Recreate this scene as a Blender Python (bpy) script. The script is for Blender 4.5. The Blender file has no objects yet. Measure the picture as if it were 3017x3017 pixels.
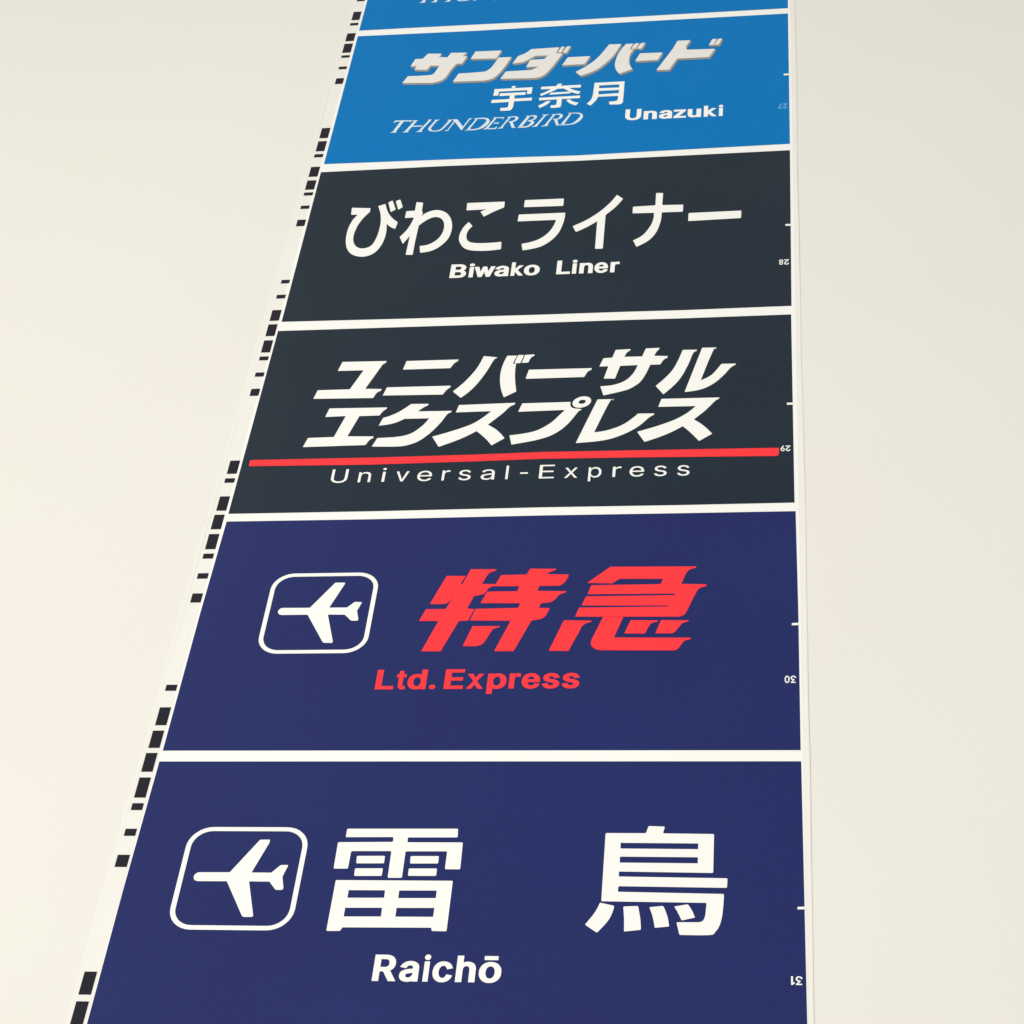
import bpy, math, random
from mathutils import Vector, Matrix
from mathutils.geometry import delaunay_2d_cdt

random.seed(7)
SC = bpy.context.scene
COL = SC.collection

# ------------------------------------------------------------------ camera, light, exposure
LIFT = 3.84          # height of the sign's zero line above the floor the photographer stands on
cam_d = bpy.data.cameras.new('camera')
cam_d.sensor_width = 36.0
cam_d.lens = 71.5943
cam_d.shift_x = 3.4e-05
cam_d.shift_y = -4e-06
cam_d.clip_start = 0.05
cam_d.clip_end = 200.0
cam = bpy.data.objects.new('camera', cam_d)
COL.objects.link(cam)
rot = Matrix([[0.9898366, 0.0185504, 0.1409941], [0.1110649, -0.7200402, -0.6849866], [0.0888146, 0.6936844, -0.7147825]])
loc = Vector([0.55756, -1.34019, -2.29035]) + Vector((0, 0, LIFT))
cam.matrix_world = Matrix.Translation(loc) @ rot.to_4x4()
SC.camera = cam

world = bpy.data.worlds.new('World')
SC.world = world
world.use_nodes = True
bg = world.node_tree.nodes['Background']
bg.inputs['Color'].default_value = (1.0, 0.975, 0.93, 1)     # light of a pale, evenly lit hall
bg.inputs['Strength'].default_value = 0.475

def area_lamp(name, pos, target, size, power, color):
    l = bpy.data.lights.new(name, 'AREA')
    l.shape = 'RECTANGLE'; l.size, l.size_y = size
    l.energy = power; l.color = color
    o = bpy.data.objects.new(name, l)
    COL.objects.link(o)
    o.location = pos
    o.rotation_euler = (Vector(target) - Vector(pos)).to_track_quat('-Z', 'Y').to_euler()
    return o
area_lamp('ceiling_lamp', (-3.0, -3.4, LIFT + 3.1), (0.0, 0, LIFT - 0.9), (2.4, 2.4), 33.0, (1.0, 0.985, 0.95))
area_lamp('hall_lamp', (-0.7, -3.6, LIFT - 1.6), (0.1, 0, LIFT - 1.2), (1.8, 1.2), 91.0, (1.0, 0.975, 0.92))

SC.view_settings.view_transform = 'Standard'
SC.view_settings.look = 'None'
SC.view_settings.exposure = 0.0
SC.view_settings.gamma = 1.0

# ------------------------------------------------------------------ materials
def mat(name, color, rough=0.5, spec=0.35, mottle=0.0, mottle_scale=3.0, bump=0.0, bump_scale=400.0, grain=0.0):
    m = bpy.data.materials.new(name); m.use_nodes = True
    nt = m.node_tree; b = nt.nodes['Principled BSDF']
    b.inputs['Roughness'].default_value = rough
    b.inputs['Specular IOR Level'].default_value = spec
    b.inputs['Base Color'].default_value = (*color, 1)
    tc = nt.nodes.new('ShaderNodeTexCoord')
    last = None
    for amt, scale, det in ((mottle, mottle_scale, 3.0), (grain, 420.0, 2.0)):
        if amt <= 0: continue
        n = nt.nodes.new('ShaderNodeTexNoise'); n.inputs['Scale'].default_value = scale
        n.inputs['Detail'].default_value = det
        nt.links.new(tc.outputs['Object'], n.inputs['Vector'])
        mr = nt.nodes.new('ShaderNodeMapRange')
        mr.inputs['From Min'].default_value = 0.25; mr.inputs['From Max'].default_value = 0.75
        mr.inputs['To Min'].default_value = 1 - amt; mr.inputs['To Max'].default_value = 1 + amt
        nt.links.new(n.outputs['Fac'], mr.inputs['Value'])
        mx = nt.nodes.new('ShaderNodeVectorMath'); mx.operation = 'SCALE'
        if last is None: mx.inputs[0].default_value = color
        else: nt.links.new(last, mx.inputs[0])
        nt.links.new(mr.outputs['Result'], mx.inputs['Scale'])
        last = mx.outputs['Vector']
    if last is not None: nt.links.new(last, b.inputs['Base Color'])
    if bump > 0:
        n = nt.nodes.new('ShaderNodeTexNoise'); n.inputs['Scale'].default_value = bump_scale
        nt.links.new(tc.outputs['Object'], n.inputs['Vector'])
        bp = nt.nodes.new('ShaderNodeBump'); bp.inputs['Strength'].default_value = bump
        bp.inputs['Distance'].default_value = 0.001
        nt.links.new(n.outputs['Fac'], bp.inputs['Height'])
        nt.links.new(bp.outputs['Normal'], b.inputs['Normal'])
    return m

M = {
 'wall':  mat('wall_paint', (0.806, 0.793, 0.743), 0.75, 0.2, 0.012, 2.2, 0.12, 260, 0.012),
 'film':  mat('bare_film', (0.834, 0.823, 0.775), 0.5, 0.3, 0.01, 9, 0.0, 10, 0.006),
 'white': mat('white_ink', (0.92, 0.92, 0.885), 0.5, 0.3, 0.004, 5, 0, 10, 0.004),
 'title': mat('warm_grey_white_ink', (0.80, 0.79, 0.76), 0.5, 0.3, 0.01, 30),
 'taupe': mat('taupe_ink', (0.36, 0.355, 0.325), 0.5, 0.3),
 'red':   mat('red_ink', (0.96, 0.042, 0.052), 0.5, 0.15, 0.01, 20),
 'bar':   mat('black_ink', (0.014, 0.014, 0.022), 0.5, 0.12, 0.12, 60),
 'blue':  mat('bright_blue_ink', (0.0005, 0.176, 0.495), 0.45, 0.08, 0.02, 6, 0, 10, 0.05),
 'pale':  mat('pale_blue_ink', (0.16, 0.45, 0.80), 0.5, 0.15),
 'serif': mat('pale_white_ink', (0.70, 0.82, 0.88), 0.5, 0.2),
 'dark':  mat('dark_slate_ink', (0.0140, 0.0250, 0.0390), 0.42, 0.14, 0.05, 6, 0, 10, 0.08),
 'navy':  mat('navy_ink', (0.0150, 0.0235, 0.125), 0.42, 0.14, 0.04, 6, 0, 10, 0.06),
}

# the wall's paint drifts between a pinker and a greener cream
_nt = M['wall'].node_tree
_tc = _nt.nodes['Texture Coordinate']
_n = _nt.nodes.new('ShaderNodeTexNoise'); _n.inputs['Scale'].default_value = 1.6; _n.inputs['Detail'].default_value = 4.0
_nt.links.new(_tc.outputs['Object'], _n.inputs['Vector'])
_r = _nt.nodes.new('ShaderNodeValToRGB')
_r.color_ramp.elements[0].position = 0.38; _r.color_ramp.elements[0].color = (1.006, 0.991, 0.997, 1)
_r.color_ramp.elements[1].position = 0.62; _r.color_ramp.elements[1].color = (0.996, 1.003, 0.988, 1)
_nt.links.new(_n.outputs['Fac'], _r.inputs['Fac'])
_b = _nt.nodes['Principled BSDF']
_src = _b.inputs['Base Color'].links[0].from_socket
_m = _nt.nodes.new('ShaderNodeVectorMath'); _m.operation = 'MULTIPLY'
_nt.links.new(_src, _m.inputs[0]); _nt.links.new(_r.outputs['Color'], _m.inputs[1])
_nt.links.new(_m.outputs['Vector'], _b.inputs['Base Color'])

# ------------------------------------------------------------------ traced print, in tenths of a millimetre on the sign's plane
PRINTS = [
[5,"kanji_character","white",[[[1770,-12789,1772,-12797,1780,-12799,2165,-12796,2173,-12799,2175,-12806,2176,-12836,2173,-12844,2166,-12846,1723,-12851,1715,-12853,1713,-12861,1716,-13109,1719,-13117,1726,-13119,1826,-13118,1833,-13116,1836,-13108,1838,-12951,1841,-12943,1848,-12941,2165,-12939,2173,-12941,2176,-12949,2180,-13197,2182,-13204,2190,-13207,2288,-13206,2296,-13204,2298,-13196,2295,-12951,2298,-12943,2305,-12941,2632,-12939,2639,-12941,2642,-12949,2643,-13107,2646,-13115,2653,-13118,2760,-13118,2767,-13116,2769,-13108,2763,-12858,2761,-12851,2753,-12848,2309,-12849,2301,-12846,2298,-12839,2297,-12809,2299,-12801,2307,-12799,2703,-12797,2711,-12794,2713,-12787,2708,-12718,2706,-12710,2698,-12708,1780,-12712,1772,-12714,1770,-12722]],[[1897,-13055,1900,-13062,1907,-13065,2121,-13063,2128,-13061,2130,-13053,2129,-12998,2127,-12991,2119,-12988,1904,-12990,1896,-12992,1894,-13000]],[[1898,-13181,1901,-13189,1909,-13191,2118,-13189,2126,-13187,2128,-13179,2129,-13123,2126,-13116,2119,-13113,1905,-13115,1898,-13117,1896,-13125]],[[2347,-13054,2350,-13061,2358,-13064,2571,-13062,2578,-13060,2581,-13052,2579,-12997,2577,-12990,2569,-12988,2354,-12989,2347,-12992,2344,-12999]],[[2346,-13178,2349,-13185,2356,-13187,2569,-13186,2576,-13183,2579,-13176,2578,-13122,2576,-13114,2568,-13112,2354,-13114,2346,-13116,2344,-13124]],[[1751,-13718,1754,-13725,1761,-13728,1856,-13726,1864,-13724,1868,-13716,1872,-13702,1877,-13695,1885,-13692,2590,-13687,2598,-13690,2601,-13697,2603,-13708,2607,-13716,2615,-13718,2715,-13719,2722,-13717,2725,-13709,2722,-13243,2719,-13235,2712,-13233,1763,-13234,1755,-13236,1753,-13244],[1875,-13336,1876,-13333,1879,-13332,2172,-13331,2174,-13332,2176,-13335,2178,-13400,2177,-13403,2174,-13404,1879,-13407,1876,-13406,1875,-13403],[2293,-13336,2294,-13332,2597,-13330,2600,-13331,2601,-13334,2602,-13402,2598,-13403,2298,-13406,2295,-13405,2294,-13402],[1872,-13508,1873,-13505,1876,-13504,2171,-13501,2174,-13502,2175,-13505,2177,-13581,2176,-13584,2173,-13585,1876,-13588,1874,-13587,1872,-13584],[2293,-13505,2294,-13502,2297,-13501,2598,-13498,2601,-13500,2602,-13502,2601,-13580,2600,-13582,2597,-13584,2298,-13585,2295,-13584,2294,-13581]]]],
[5,"kanji_character","white",[[[3939,-13408,3941,-13416,3949,-13419,4765,-13426,4771,-13429,4773,-13435,4768,-13515,4765,-13544,4761,-13565,4758,-13575,4750,-13591,4745,-13597,4739,-13602,4732,-13605,4715,-13609,4552,-13611,4544,-13614,4544,-13621,4566,-13719,4570,-13726,4578,-13729,4704,-13730,4761,-13729,4804,-13727,4828,-13722,4837,-13716,4840,-13708,4845,-13699,4861,-13677,4868,-13664,4880,-13634,4885,-13616,4893,-13577,4899,-13536,4905,-13454,4908,-13380,4908,-13350,4906,-13342,4899,-13340,4076,-13327,4069,-13325,4066,-13317,4067,-13283,4069,-13276,4077,-13273,4921,-13281,4929,-13279,4932,-13271,4934,-13199,4932,-13191,4924,-13189,4076,-13179,4068,-13177,4066,-13169,4065,-13140,4067,-13132,4075,-13130,4810,-13138,4817,-13136,4820,-13128,4820,-12763,4818,-12755,4811,-12753,4415,-12748,4408,-12746,4407,-12738,4417,-12689,4416,-12682,4410,-12679,4295,-12674,4287,-12676,4282,-12684,4269,-12737,4265,-12744,4256,-12747,3946,-12747,3939,-12750,3936,-12757],[4064,-12849,4065,-12846,4068,-12845,4693,-12848,4694,-12852,4695,-12901,4694,-12904,4691,-12905,4070,-12902,4067,-12901,4066,-12898],[4066,-12987,4067,-12984,4070,-12983,4691,-12985,4694,-12986,4695,-12989,4695,-13041,4694,-13044,4691,-13045,4068,-13042,4067,-13038]],[[3918,-13469,3899,-13516,3880,-13552,3838,-13619,3827,-13634,3825,-13642,3830,-13648,3914,-13711,3921,-13714,3928,-13709,3966,-13659,3985,-13632,4001,-13606,4014,-13582,4023,-13559,4035,-13519,4042,-13487,4043,-13465,4042,-13462,4039,-13460,3933,-13434,3929,-13434]],[[4129,-13586,4133,-13674,4133,-13694,4136,-13701,4144,-13702,4256,-13687,4263,-13684,4265,-13676,4262,-13631,4256,-13576,4236,-13471,4232,-13464,4224,-13462,4127,-13467,4119,-13470,4118,-13477]],[[4340,-13518,4354,-13565,4365,-13615,4372,-13658,4375,-13664,4382,-13665,4478,-13653,4484,-13650,4485,-13643,4474,-13579,4468,-13555,4452,-13507,4437,-13468,4432,-13462,4425,-13460,4332,-13471,4326,-13473,4326,-13480]],[[4545,-13510,4552,-13527,4560,-13543,4579,-13588,4582,-13592,4587,-13593,4681,-13568,4684,-13565,4684,-13561,4664,-13507,4647,-13475,4631,-13448,4627,-13444,4621,-13443,4526,-13462,4522,-13464,4522,-13469]]]],
[5,"pictogram_frame","white",[[[1252,-13728,1292,-13724,1332,-13712,1368,-13693,1399,-13667,1425,-13635,1444,-13599,1456,-13560,1460,-13520,1460,-12907,1456,-12866,1444,-12827,1425,-12791,1399,-12760,1368,-12734,1332,-12714,1292,-12703,1252,-12699,626,-12699,586,-12703,547,-12714,511,-12734,479,-12760,453,-12791,434,-12827,422,-12866,418,-12907,418,-13520,422,-13560,434,-13599,453,-13635,479,-13667,511,-13693,547,-13712,586,-13724,626,-13728],[626,-13685,594,-13682,563,-13673,534,-13657,509,-13637,489,-13612,473,-13583,464,-13552,461,-13520,461,-12907,464,-12875,473,-12844,489,-12815,509,-12790,534,-12769,563,-12754,594,-12744,626,-12741,1252,-12741,1284,-12744,1315,-12754,1344,-12769,1369,-12790,1390,-12815,1405,-12844,1414,-12875,1418,-12907,1418,-13520,1414,-13552,1405,-13583,1390,-13612,1369,-13637,1344,-13657,1315,-13673,1284,-13682,1252,-13685]]]],
[5,"airplane_pictogram","white",[[[579,-13166,568,-13171,563,-13175,555,-13186,550,-13198,550,-13213,551,-13220,557,-13233,562,-13240,567,-13245,586,-13252,594,-13253,833,-13252,839,-13253,842,-13257,1030,-13589,1045,-13600,1050,-13601,1111,-13600,1116,-13599,1122,-13592,1124,-13588,1029,-13258,1030,-13254,1034,-13252,1194,-13253,1200,-13254,1259,-13327,1270,-13334,1313,-13334,1318,-13333,1322,-13329,1328,-13317,1300,-13202,1327,-13100,1328,-13090,1326,-13087,1323,-13085,1272,-13086,1266,-13087,1262,-13090,1202,-13160,1197,-13163,1192,-13164,1038,-13163,1033,-13162,1033,-13158,1129,-12860,1129,-12834,1127,-12830,1123,-12828,1050,-12829,1045,-12830,1041,-12834,850,-13157,846,-13161,841,-13162,592,-13164]]]],
[5,"letter","white",[[[2236,-14185,2236,-13984,2279,-13984,2286,-13986,2296,-13992,2302,-14001,2304,-14006,2305,-14028,2302,-14040,2296,-14048,2286,-14054,2270,-14056,2200,-14056,2200,-14097,2272,-14097,2288,-14096,2304,-14093,2318,-14088,2330,-14080,2340,-14071,2347,-14060,2353,-14048,2356,-14035,2357,-14020,2356,-14006,2353,-13993,2347,-13980,2340,-13969,2330,-13960,2318,-13952,2304,-13947,2288,-13944,2272,-13943,2184,-13943,2184,-14185],[2373,-14185,2307,-14067,2248,-14067,2313,-14185]]]],
[5,"letter","white",[[[2471,-14189,2489,-14184,2503,-14177,2516,-14163,2515,-14162,2498,-14162,2498,-14185,2547,-14185,2547,-14065,2546,-14052,2544,-14041,2540,-14031,2534,-14022,2528,-14016,2513,-14006,2497,-14000,2482,-13998,2466,-13998,2446,-14002,2428,-14011,2419,-14017,2405,-14034,2394,-14053,2443,-14065,2452,-14049,2458,-14043,2466,-14039,2482,-14038,2486,-14039,2492,-14043,2497,-14057,2498,-14063,2497,-14065,2499,-14066,2495,-14068,2460,-14072,2436,-14078,2421,-14084,2407,-14095,2402,-14101,2398,-14110,2395,-14129,2396,-14141,2399,-14152,2404,-14162,2411,-14170,2419,-14177,2439,-14186,2461,-14189],[2456,-14148,2450,-14145,2448,-14143,2445,-14134,2445,-14126,2448,-14118,2455,-14114,2510,-14103,2515,-14101,2501,-14105,2496,-14127,2494,-14132,2484,-14144,2479,-14147,2466,-14149]]]],
[5,"letter","white",[[[2627,-14185,2627,-14000,2585,-14000,2585,-14185],[2619,-13985,2624,-13981,2628,-13975,2631,-13962,2628,-13949,2624,-13943,2619,-13939,2606,-13936,2594,-13939,2589,-13943,2582,-13955,2581,-13962,2582,-13969,2589,-13981,2594,-13985,2606,-13988]]]],
[5,"letter","white",[[[2746,-14189,2763,-14185,2778,-14179,2791,-14169,2806,-14150,2816,-14126,2769,-14116,2758,-14139,2754,-14144,2745,-14148,2738,-14149,2731,-14148,2720,-14142,2712,-14130,2709,-14122,2705,-14104,2705,-14084,2709,-14065,2712,-14057,2720,-14046,2725,-14042,2731,-14039,2738,-14038,2748,-14040,2754,-14043,2762,-14053,2769,-14070,2815,-14060,2805,-14036,2801,-14029,2790,-14017,2784,-14012,2770,-14004,2746,-13998,2722,-13999,2708,-14003,2695,-14010,2684,-14019,2674,-14031,2666,-14044,2661,-14059,2656,-14094,2658,-14112,2661,-14128,2666,-14143,2674,-14156,2684,-14168,2695,-14177,2708,-14184,2722,-14188]]]],
[5,"letter","white",[[[2894,-14061,2896,-14055,2902,-14046,2906,-14043,2916,-14039,2929,-14040,2935,-14043,2939,-14047,2945,-14062,2946,-14073,2946,-14185,2996,-14185,2996,-14056,2993,-14042,2988,-14031,2982,-14021,2974,-14012,2964,-14006,2953,-14002,2941,-13999,2929,-13998,2915,-13999,2902,-14003,2889,-14009,2879,-14019,2870,-14031,2857,-14057,2893,-14057,2893,-13943,2842,-13943,2842,-14185,2893,-14185,2893,-14076]]]],
[5,"letter","white",[[[3127,-14188,3143,-14184,3157,-14177,3170,-14168,3180,-14156,3189,-14143,3195,-14128,3198,-14112,3199,-14094,3198,-14076,3195,-14059,3189,-14044,3180,-14031,3170,-14019,3157,-14010,3143,-14003,3127,-13999,3110,-13998,3094,-13999,3078,-14003,3064,-14010,3052,-14019,3041,-14031,3033,-14044,3027,-14059,3023,-14076,3022,-14094,3023,-14112,3027,-14128,3033,-14143,3041,-14156,3052,-14168,3064,-14177,3078,-14184,3094,-14188,3110,-14189],[3103,-14148,3091,-14142,3082,-14130,3079,-14122,3075,-14104,3075,-14084,3079,-14065,3082,-14057,3086,-14051,3096,-14042,3103,-14039,3111,-14038,3119,-14039,3125,-14042,3135,-14051,3139,-14057,3145,-14074,3147,-14094,3145,-14113,3139,-14130,3130,-14142,3119,-14148],[3056,-13944,3056,-13981,3165,-13981,3165,-13944]]]],
[4,"pictogram_frame","white",[[[1438,-10736,1478,-10732,1516,-10720,1552,-10701,1583,-10675,1609,-10644,1628,-10609,1640,-10570,1643,-10530,1643,-9922,1640,-9882,1628,-9843,1609,-9808,1583,-9776,1552,-9751,1516,-9732,1478,-9720,1438,-9716,820,-9716,780,-9720,741,-9732,706,-9751,674,-9776,649,-9808,630,-9843,618,-9882,614,-9922,614,-10530,618,-10570,630,-10609,649,-10644,674,-10675,706,-10701,741,-10720,780,-10732,820,-10736],[820,-10694,788,-10690,757,-10681,729,-10666,704,-10646,684,-10621,669,-10592,660,-10562,656,-10530,656,-9922,660,-9890,669,-9859,684,-9831,704,-9806,729,-9786,757,-9771,788,-9762,820,-9758,1438,-9758,1470,-9762,1500,-9771,1528,-9786,1553,-9806,1574,-9831,1589,-9859,1598,-9890,1601,-9922,1601,-10530,1598,-10562,1589,-10592,1574,-10621,1553,-10646,1528,-10666,1500,-10681,1470,-10690,1438,-10694]]]],
[4,"airplane_pictogram","white",[[[761,-10166,753,-10172,742,-10187,739,-10193,736,-10205,739,-10219,742,-10227,746,-10234,751,-10240,757,-10245,773,-10251,781,-10253,1020,-10253,1026,-10254,1029,-10258,1221,-10594,1232,-10603,1237,-10606,1242,-10607,1306,-10610,1311,-10609,1316,-10601,1318,-10596,1317,-10590,1220,-10260,1221,-10255,1225,-10254,1373,-10258,1379,-10260,1384,-10263,1442,-10327,1457,-10335,1502,-10336,1507,-10335,1513,-10327,1515,-10322,1515,-10316,1487,-10211,1516,-10116,1518,-10106,1517,-10102,1514,-10101,1455,-10097,1450,-10098,1445,-10101,1391,-10162,1386,-10166,1381,-10167,1223,-10166,1219,-10165,1219,-10161,1320,-9863,1320,-9851,1318,-9847,1314,-9845,1233,-9844,1228,-9845,1224,-9849,1036,-10160,1032,-10163,1027,-10165,775,-10163]]]],
[4,"kanji_character","red",[[[2163,-10134,2163,-10136,2166,-10137,2279,-10139,2302,-10134,2323,-10126,2337,-10115,2355,-10086,2374,-10040,2320,-10197,2318,-10200,2315,-10201,2138,-10201,2135,-10202,2133,-10205,2088,-10345,2088,-10348,2091,-10349,2263,-10351,2265,-10352,2266,-10355,2154,-10720,2154,-10723,2157,-10724,2326,-10725,2330,-10724,2332,-10721,2457,-10358,2459,-10355,2462,-10354,2539,-10351,2543,-10350,2584,-10209,2584,-10206,2581,-10205,2521,-10199,2518,-10198,2518,-10195,2566,-10042,2570,-10040,2589,-10037,2611,-10032,2646,-10020,2657,-10013,2663,-10005,2674,-9987,2688,-9952,2694,-9942,2701,-9935,2719,-9924,2729,-9919,2973,-9922,2976,-9923,2964,-9985,2961,-9986,2688,-9987,2684,-9988,2682,-9991,2636,-10128,2636,-10131,2639,-10132,3003,-10140,3005,-10141,3005,-10144,2990,-10194,2988,-10197,2985,-10198,2600,-10204,2596,-10205,2560,-10346,2561,-10349,2564,-10350,2931,-10359,2934,-10360,2934,-10363,2820,-10725,2820,-10728,2823,-10729,2992,-10731,2995,-10730,2997,-10727,3125,-10362,3127,-10359,3209,-10341,3219,-10336,3229,-10329,3238,-10320,3247,-10309,3255,-10293,3274,-10238,3277,-10227,3278,-10209,3276,-10206,3184,-10201,3181,-10200,3181,-10197,3196,-10147,3198,-10144,3246,-10138,3267,-10134,3286,-10128,3300,-10121,3319,-10101,3335,-10078,3347,-10052,3356,-10041,3368,-10032,3382,-10024,3410,-10013,3413,-10011,3420,-9995,3417,-9994,3154,-9985,3151,-9984,3151,-9980,3163,-9927,3165,-9924,3168,-9923,3348,-9923,3355,-9921,3374,-9906,3384,-9896,3394,-9884,3402,-9869,3410,-9851,3416,-9832,3422,-9817,3425,-9806,3427,-9782,3425,-9781,3226,-9771,3223,-9770,3224,-9768,3250,-9744,3279,-9729,3298,-9723,3306,-9705,3303,-9704,3063,-9697,3060,-9698,3058,-9701,3034,-9768,3032,-9771,3028,-9772,2798,-9776,2794,-9777,2792,-9780,2754,-9888,2752,-9890,2749,-9891,2628,-9887,2625,-9886,2625,-9883,2654,-9801,2670,-9764,2676,-9754,2691,-9740,2701,-9733,2738,-9717,2742,-9700,2739,-9698,2500,-9693,2498,-9696,2443,-9877,2441,-9880,2438,-9882,2424,-9887,2421,-9887,2460,-9782,2457,-9781,2280,-9776,2278,-9779]],[[2527,-10661,2527,-10664,2530,-10665,2645,-10668,2660,-10664,2674,-10659,2687,-10653,2699,-10645,2708,-10635,2716,-10624,2730,-10594,2746,-10552,2754,-10528,2774,-10478,2780,-10467,2789,-10457,2799,-10450,2812,-10445,2835,-10440,2839,-10438,2842,-10427,2842,-10424,2839,-10423,2592,-10420,2590,-10423]]]],
[4,"kanji_character","red",[[[3607,-9889,3606,-9891,3608,-9892,3834,-9903,3838,-9902,3900,-9846,4297,-9853,4299,-9854,4300,-9857,4284,-9916,4282,-9919,4279,-9920,3649,-9923,3646,-9924,3644,-9927,3619,-10032,3619,-10035,3622,-10036,4415,-10043,4418,-10044,4419,-10047,4419,-10058,4417,-10061,4414,-10062,3609,-10064,3606,-10065,3604,-10068,3571,-10177,3574,-10178,4365,-10192,4366,-10196,4364,-10203,4361,-10204,3555,-10204,3552,-10205,3550,-10208,3522,-10313,3522,-10316,3525,-10317,4460,-10331,4479,-10325,4497,-10316,4509,-10307,4516,-10298,4524,-10280,4536,-10249,4589,-10088,4612,-10027,4622,-10004,4630,-9990,4637,-9982,4663,-9966,4674,-9961,4695,-9955,4698,-9953,4701,-9935,4700,-9932,4698,-9931,4476,-9920,4473,-9918,4473,-9915,4503,-9814,4512,-9788,4520,-9769,4527,-9757,4534,-9749,4543,-9741,4555,-9733,4582,-9723,4597,-9719,4602,-9703,4602,-9700,4599,-9699,3813,-9688,3809,-9689,3806,-9691]],[[3313,-10729,3313,-10732,3486,-10735,3489,-10734,3491,-10731,3554,-10552,3570,-10509,3585,-10457,3589,-10447,3602,-10424,3610,-10415,3619,-10407,3630,-10400,3657,-10390,3668,-10388,3671,-10386,3675,-10372,3674,-10369,3671,-10368,3436,-10359,3421,-10367,3419,-10370]],[[3691,-10593,3687,-10608,3685,-10628,3686,-10654,3688,-10665,3698,-10686,3715,-10704,3735,-10717,3747,-10722,3773,-10730,4430,-10740,4448,-10734,4456,-10729,4464,-10722,4471,-10712,4497,-10663,4503,-10650,4511,-10638,4520,-10628,4530,-10621,4543,-10616,4566,-10611,4569,-10609,4571,-10606,4576,-10590,4573,-10589,3893,-10578,3890,-10576,3960,-10331,3959,-10328,3957,-10327,3780,-10323,3777,-10324,3775,-10327]],[[4002,-10451,3982,-10527,3982,-10530,3985,-10531,4156,-10536,4167,-10528,4189,-10465,4202,-10435,4208,-10424,4214,-10416,4222,-10409,4232,-10402,4258,-10393,4269,-10391,4272,-10389,4277,-10378,4277,-10375,4274,-10374,4034,-10368,4031,-10369,4029,-10372]],[[4258,-10531,4258,-10534,4407,-10536,4415,-10532,4423,-10526,4438,-10510,4446,-10499,4460,-10470,4489,-10422,4498,-10413,4508,-10406,4532,-10397,4541,-10395,4544,-10393,4552,-10381,4552,-10379,4550,-10378,4307,-10372,4304,-10373,4302,-10376]]]],
[4,"letter","red",[[[1952,-11175,1952,-11135,1844,-11135,1844,-10943,1787,-10943,1787,-11175]]]],
[4,"letter","red",[[[1971,-10998,1971,-11035,2058,-11035,2058,-10998],[1991,-11128,1992,-11141,1996,-11153,2003,-11164,2012,-11171,2023,-11175,2045,-11176,2062,-11172,2055,-11135,2034,-11138,2032,-11137,2032,-10958,1991,-10958]]]],
[4,"letter","red",[[[2168,-11178,2178,-11176,2195,-11168,2201,-11164,2213,-11150,2194,-11150,2194,-11175,2245,-11175,2245,-10943,2194,-10943,2194,-11023,2213,-11023,2201,-11010,2195,-11005,2187,-11001,2178,-10998,2168,-10996,2142,-10997,2127,-11000,2114,-11007,2102,-11016,2093,-11026,2085,-11039,2079,-11053,2076,-11069,2075,-11086,2076,-11104,2079,-11120,2085,-11134,2092,-11147,2102,-11158,2114,-11166,2127,-11173,2142,-11177],[2148,-11136,2143,-11133,2135,-11122,2129,-11106,2127,-11086,2129,-11067,2138,-11045,2143,-11040,2148,-11037,2161,-11034,2174,-11037,2183,-11045,2190,-11058,2192,-11066,2194,-11086,2192,-11107,2190,-11115,2183,-11128,2178,-11133,2168,-11139,2161,-11139]]]],
[4,"letter","red",[[[2311,-11176,2318,-11173,2324,-11169,2328,-11163,2331,-11156,2332,-11150,2331,-11142,2324,-11130,2318,-11126,2311,-11123,2304,-11122,2296,-11123,2284,-11130,2279,-11136,2276,-11142,2275,-11150,2276,-11156,2279,-11163,2284,-11169,2296,-11176]]]],
[4,"letter","red",[[[2580,-11175,2580,-11135,2465,-11135,2465,-11077,2571,-11077,2571,-11038,2465,-11038,2465,-10982,2579,-10982,2579,-10943,2407,-10943,2407,-11175]]]],
[4,"letter","red",[[[2655,-11175,2686,-11120,2695,-11100,2707,-11082,2660,-11082,2672,-11100,2689,-11135,2712,-11175,2760,-11174,2687,-11067,2687,-11104,2758,-10999,2711,-10998,2682,-11048,2673,-11069,2661,-11086,2708,-11087,2692,-11062,2678,-11033,2658,-10998,2610,-10999,2681,-11103,2681,-11065,2607,-11174]]]],
[4,"letter","red",[[[2845,-11235,2845,-11150,2826,-11150,2838,-11164,2860,-11176,2870,-11178,2897,-11177,2911,-11173,2924,-11166,2936,-11158,2946,-11147,2953,-11134,2959,-11120,2962,-11104,2963,-11086,2962,-11069,2959,-11054,2953,-11039,2945,-11026,2936,-11016,2924,-11007,2911,-11000,2897,-10997,2870,-10996,2860,-10998,2851,-11001,2844,-11005,2832,-11015,2826,-11023,2844,-11023,2844,-10998,2793,-10998,2793,-11235],[2871,-11139,2860,-11133,2852,-11122,2849,-11115,2845,-11097,2844,-11086,2846,-11066,2852,-11051,2860,-11040,2865,-11037,2878,-11034,2885,-11035,2895,-11040,2900,-11045,2906,-11058,2909,-11067,2911,-11086,2909,-11106,2900,-11128,2895,-11133,2890,-11136,2878,-11139]]]],
[4,"letter","red",[[[3035,-11175,3035,-11066,3038,-11050,3043,-11043,3055,-11036,3068,-11036,3086,-11039,3086,-10996,3069,-10996,3062,-10995,3052,-10996,3041,-10999,3032,-11004,3017,-11018,3017,-11023,3034,-11023,3034,-10998,2987,-10998,2987,-11175]]]],
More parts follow.
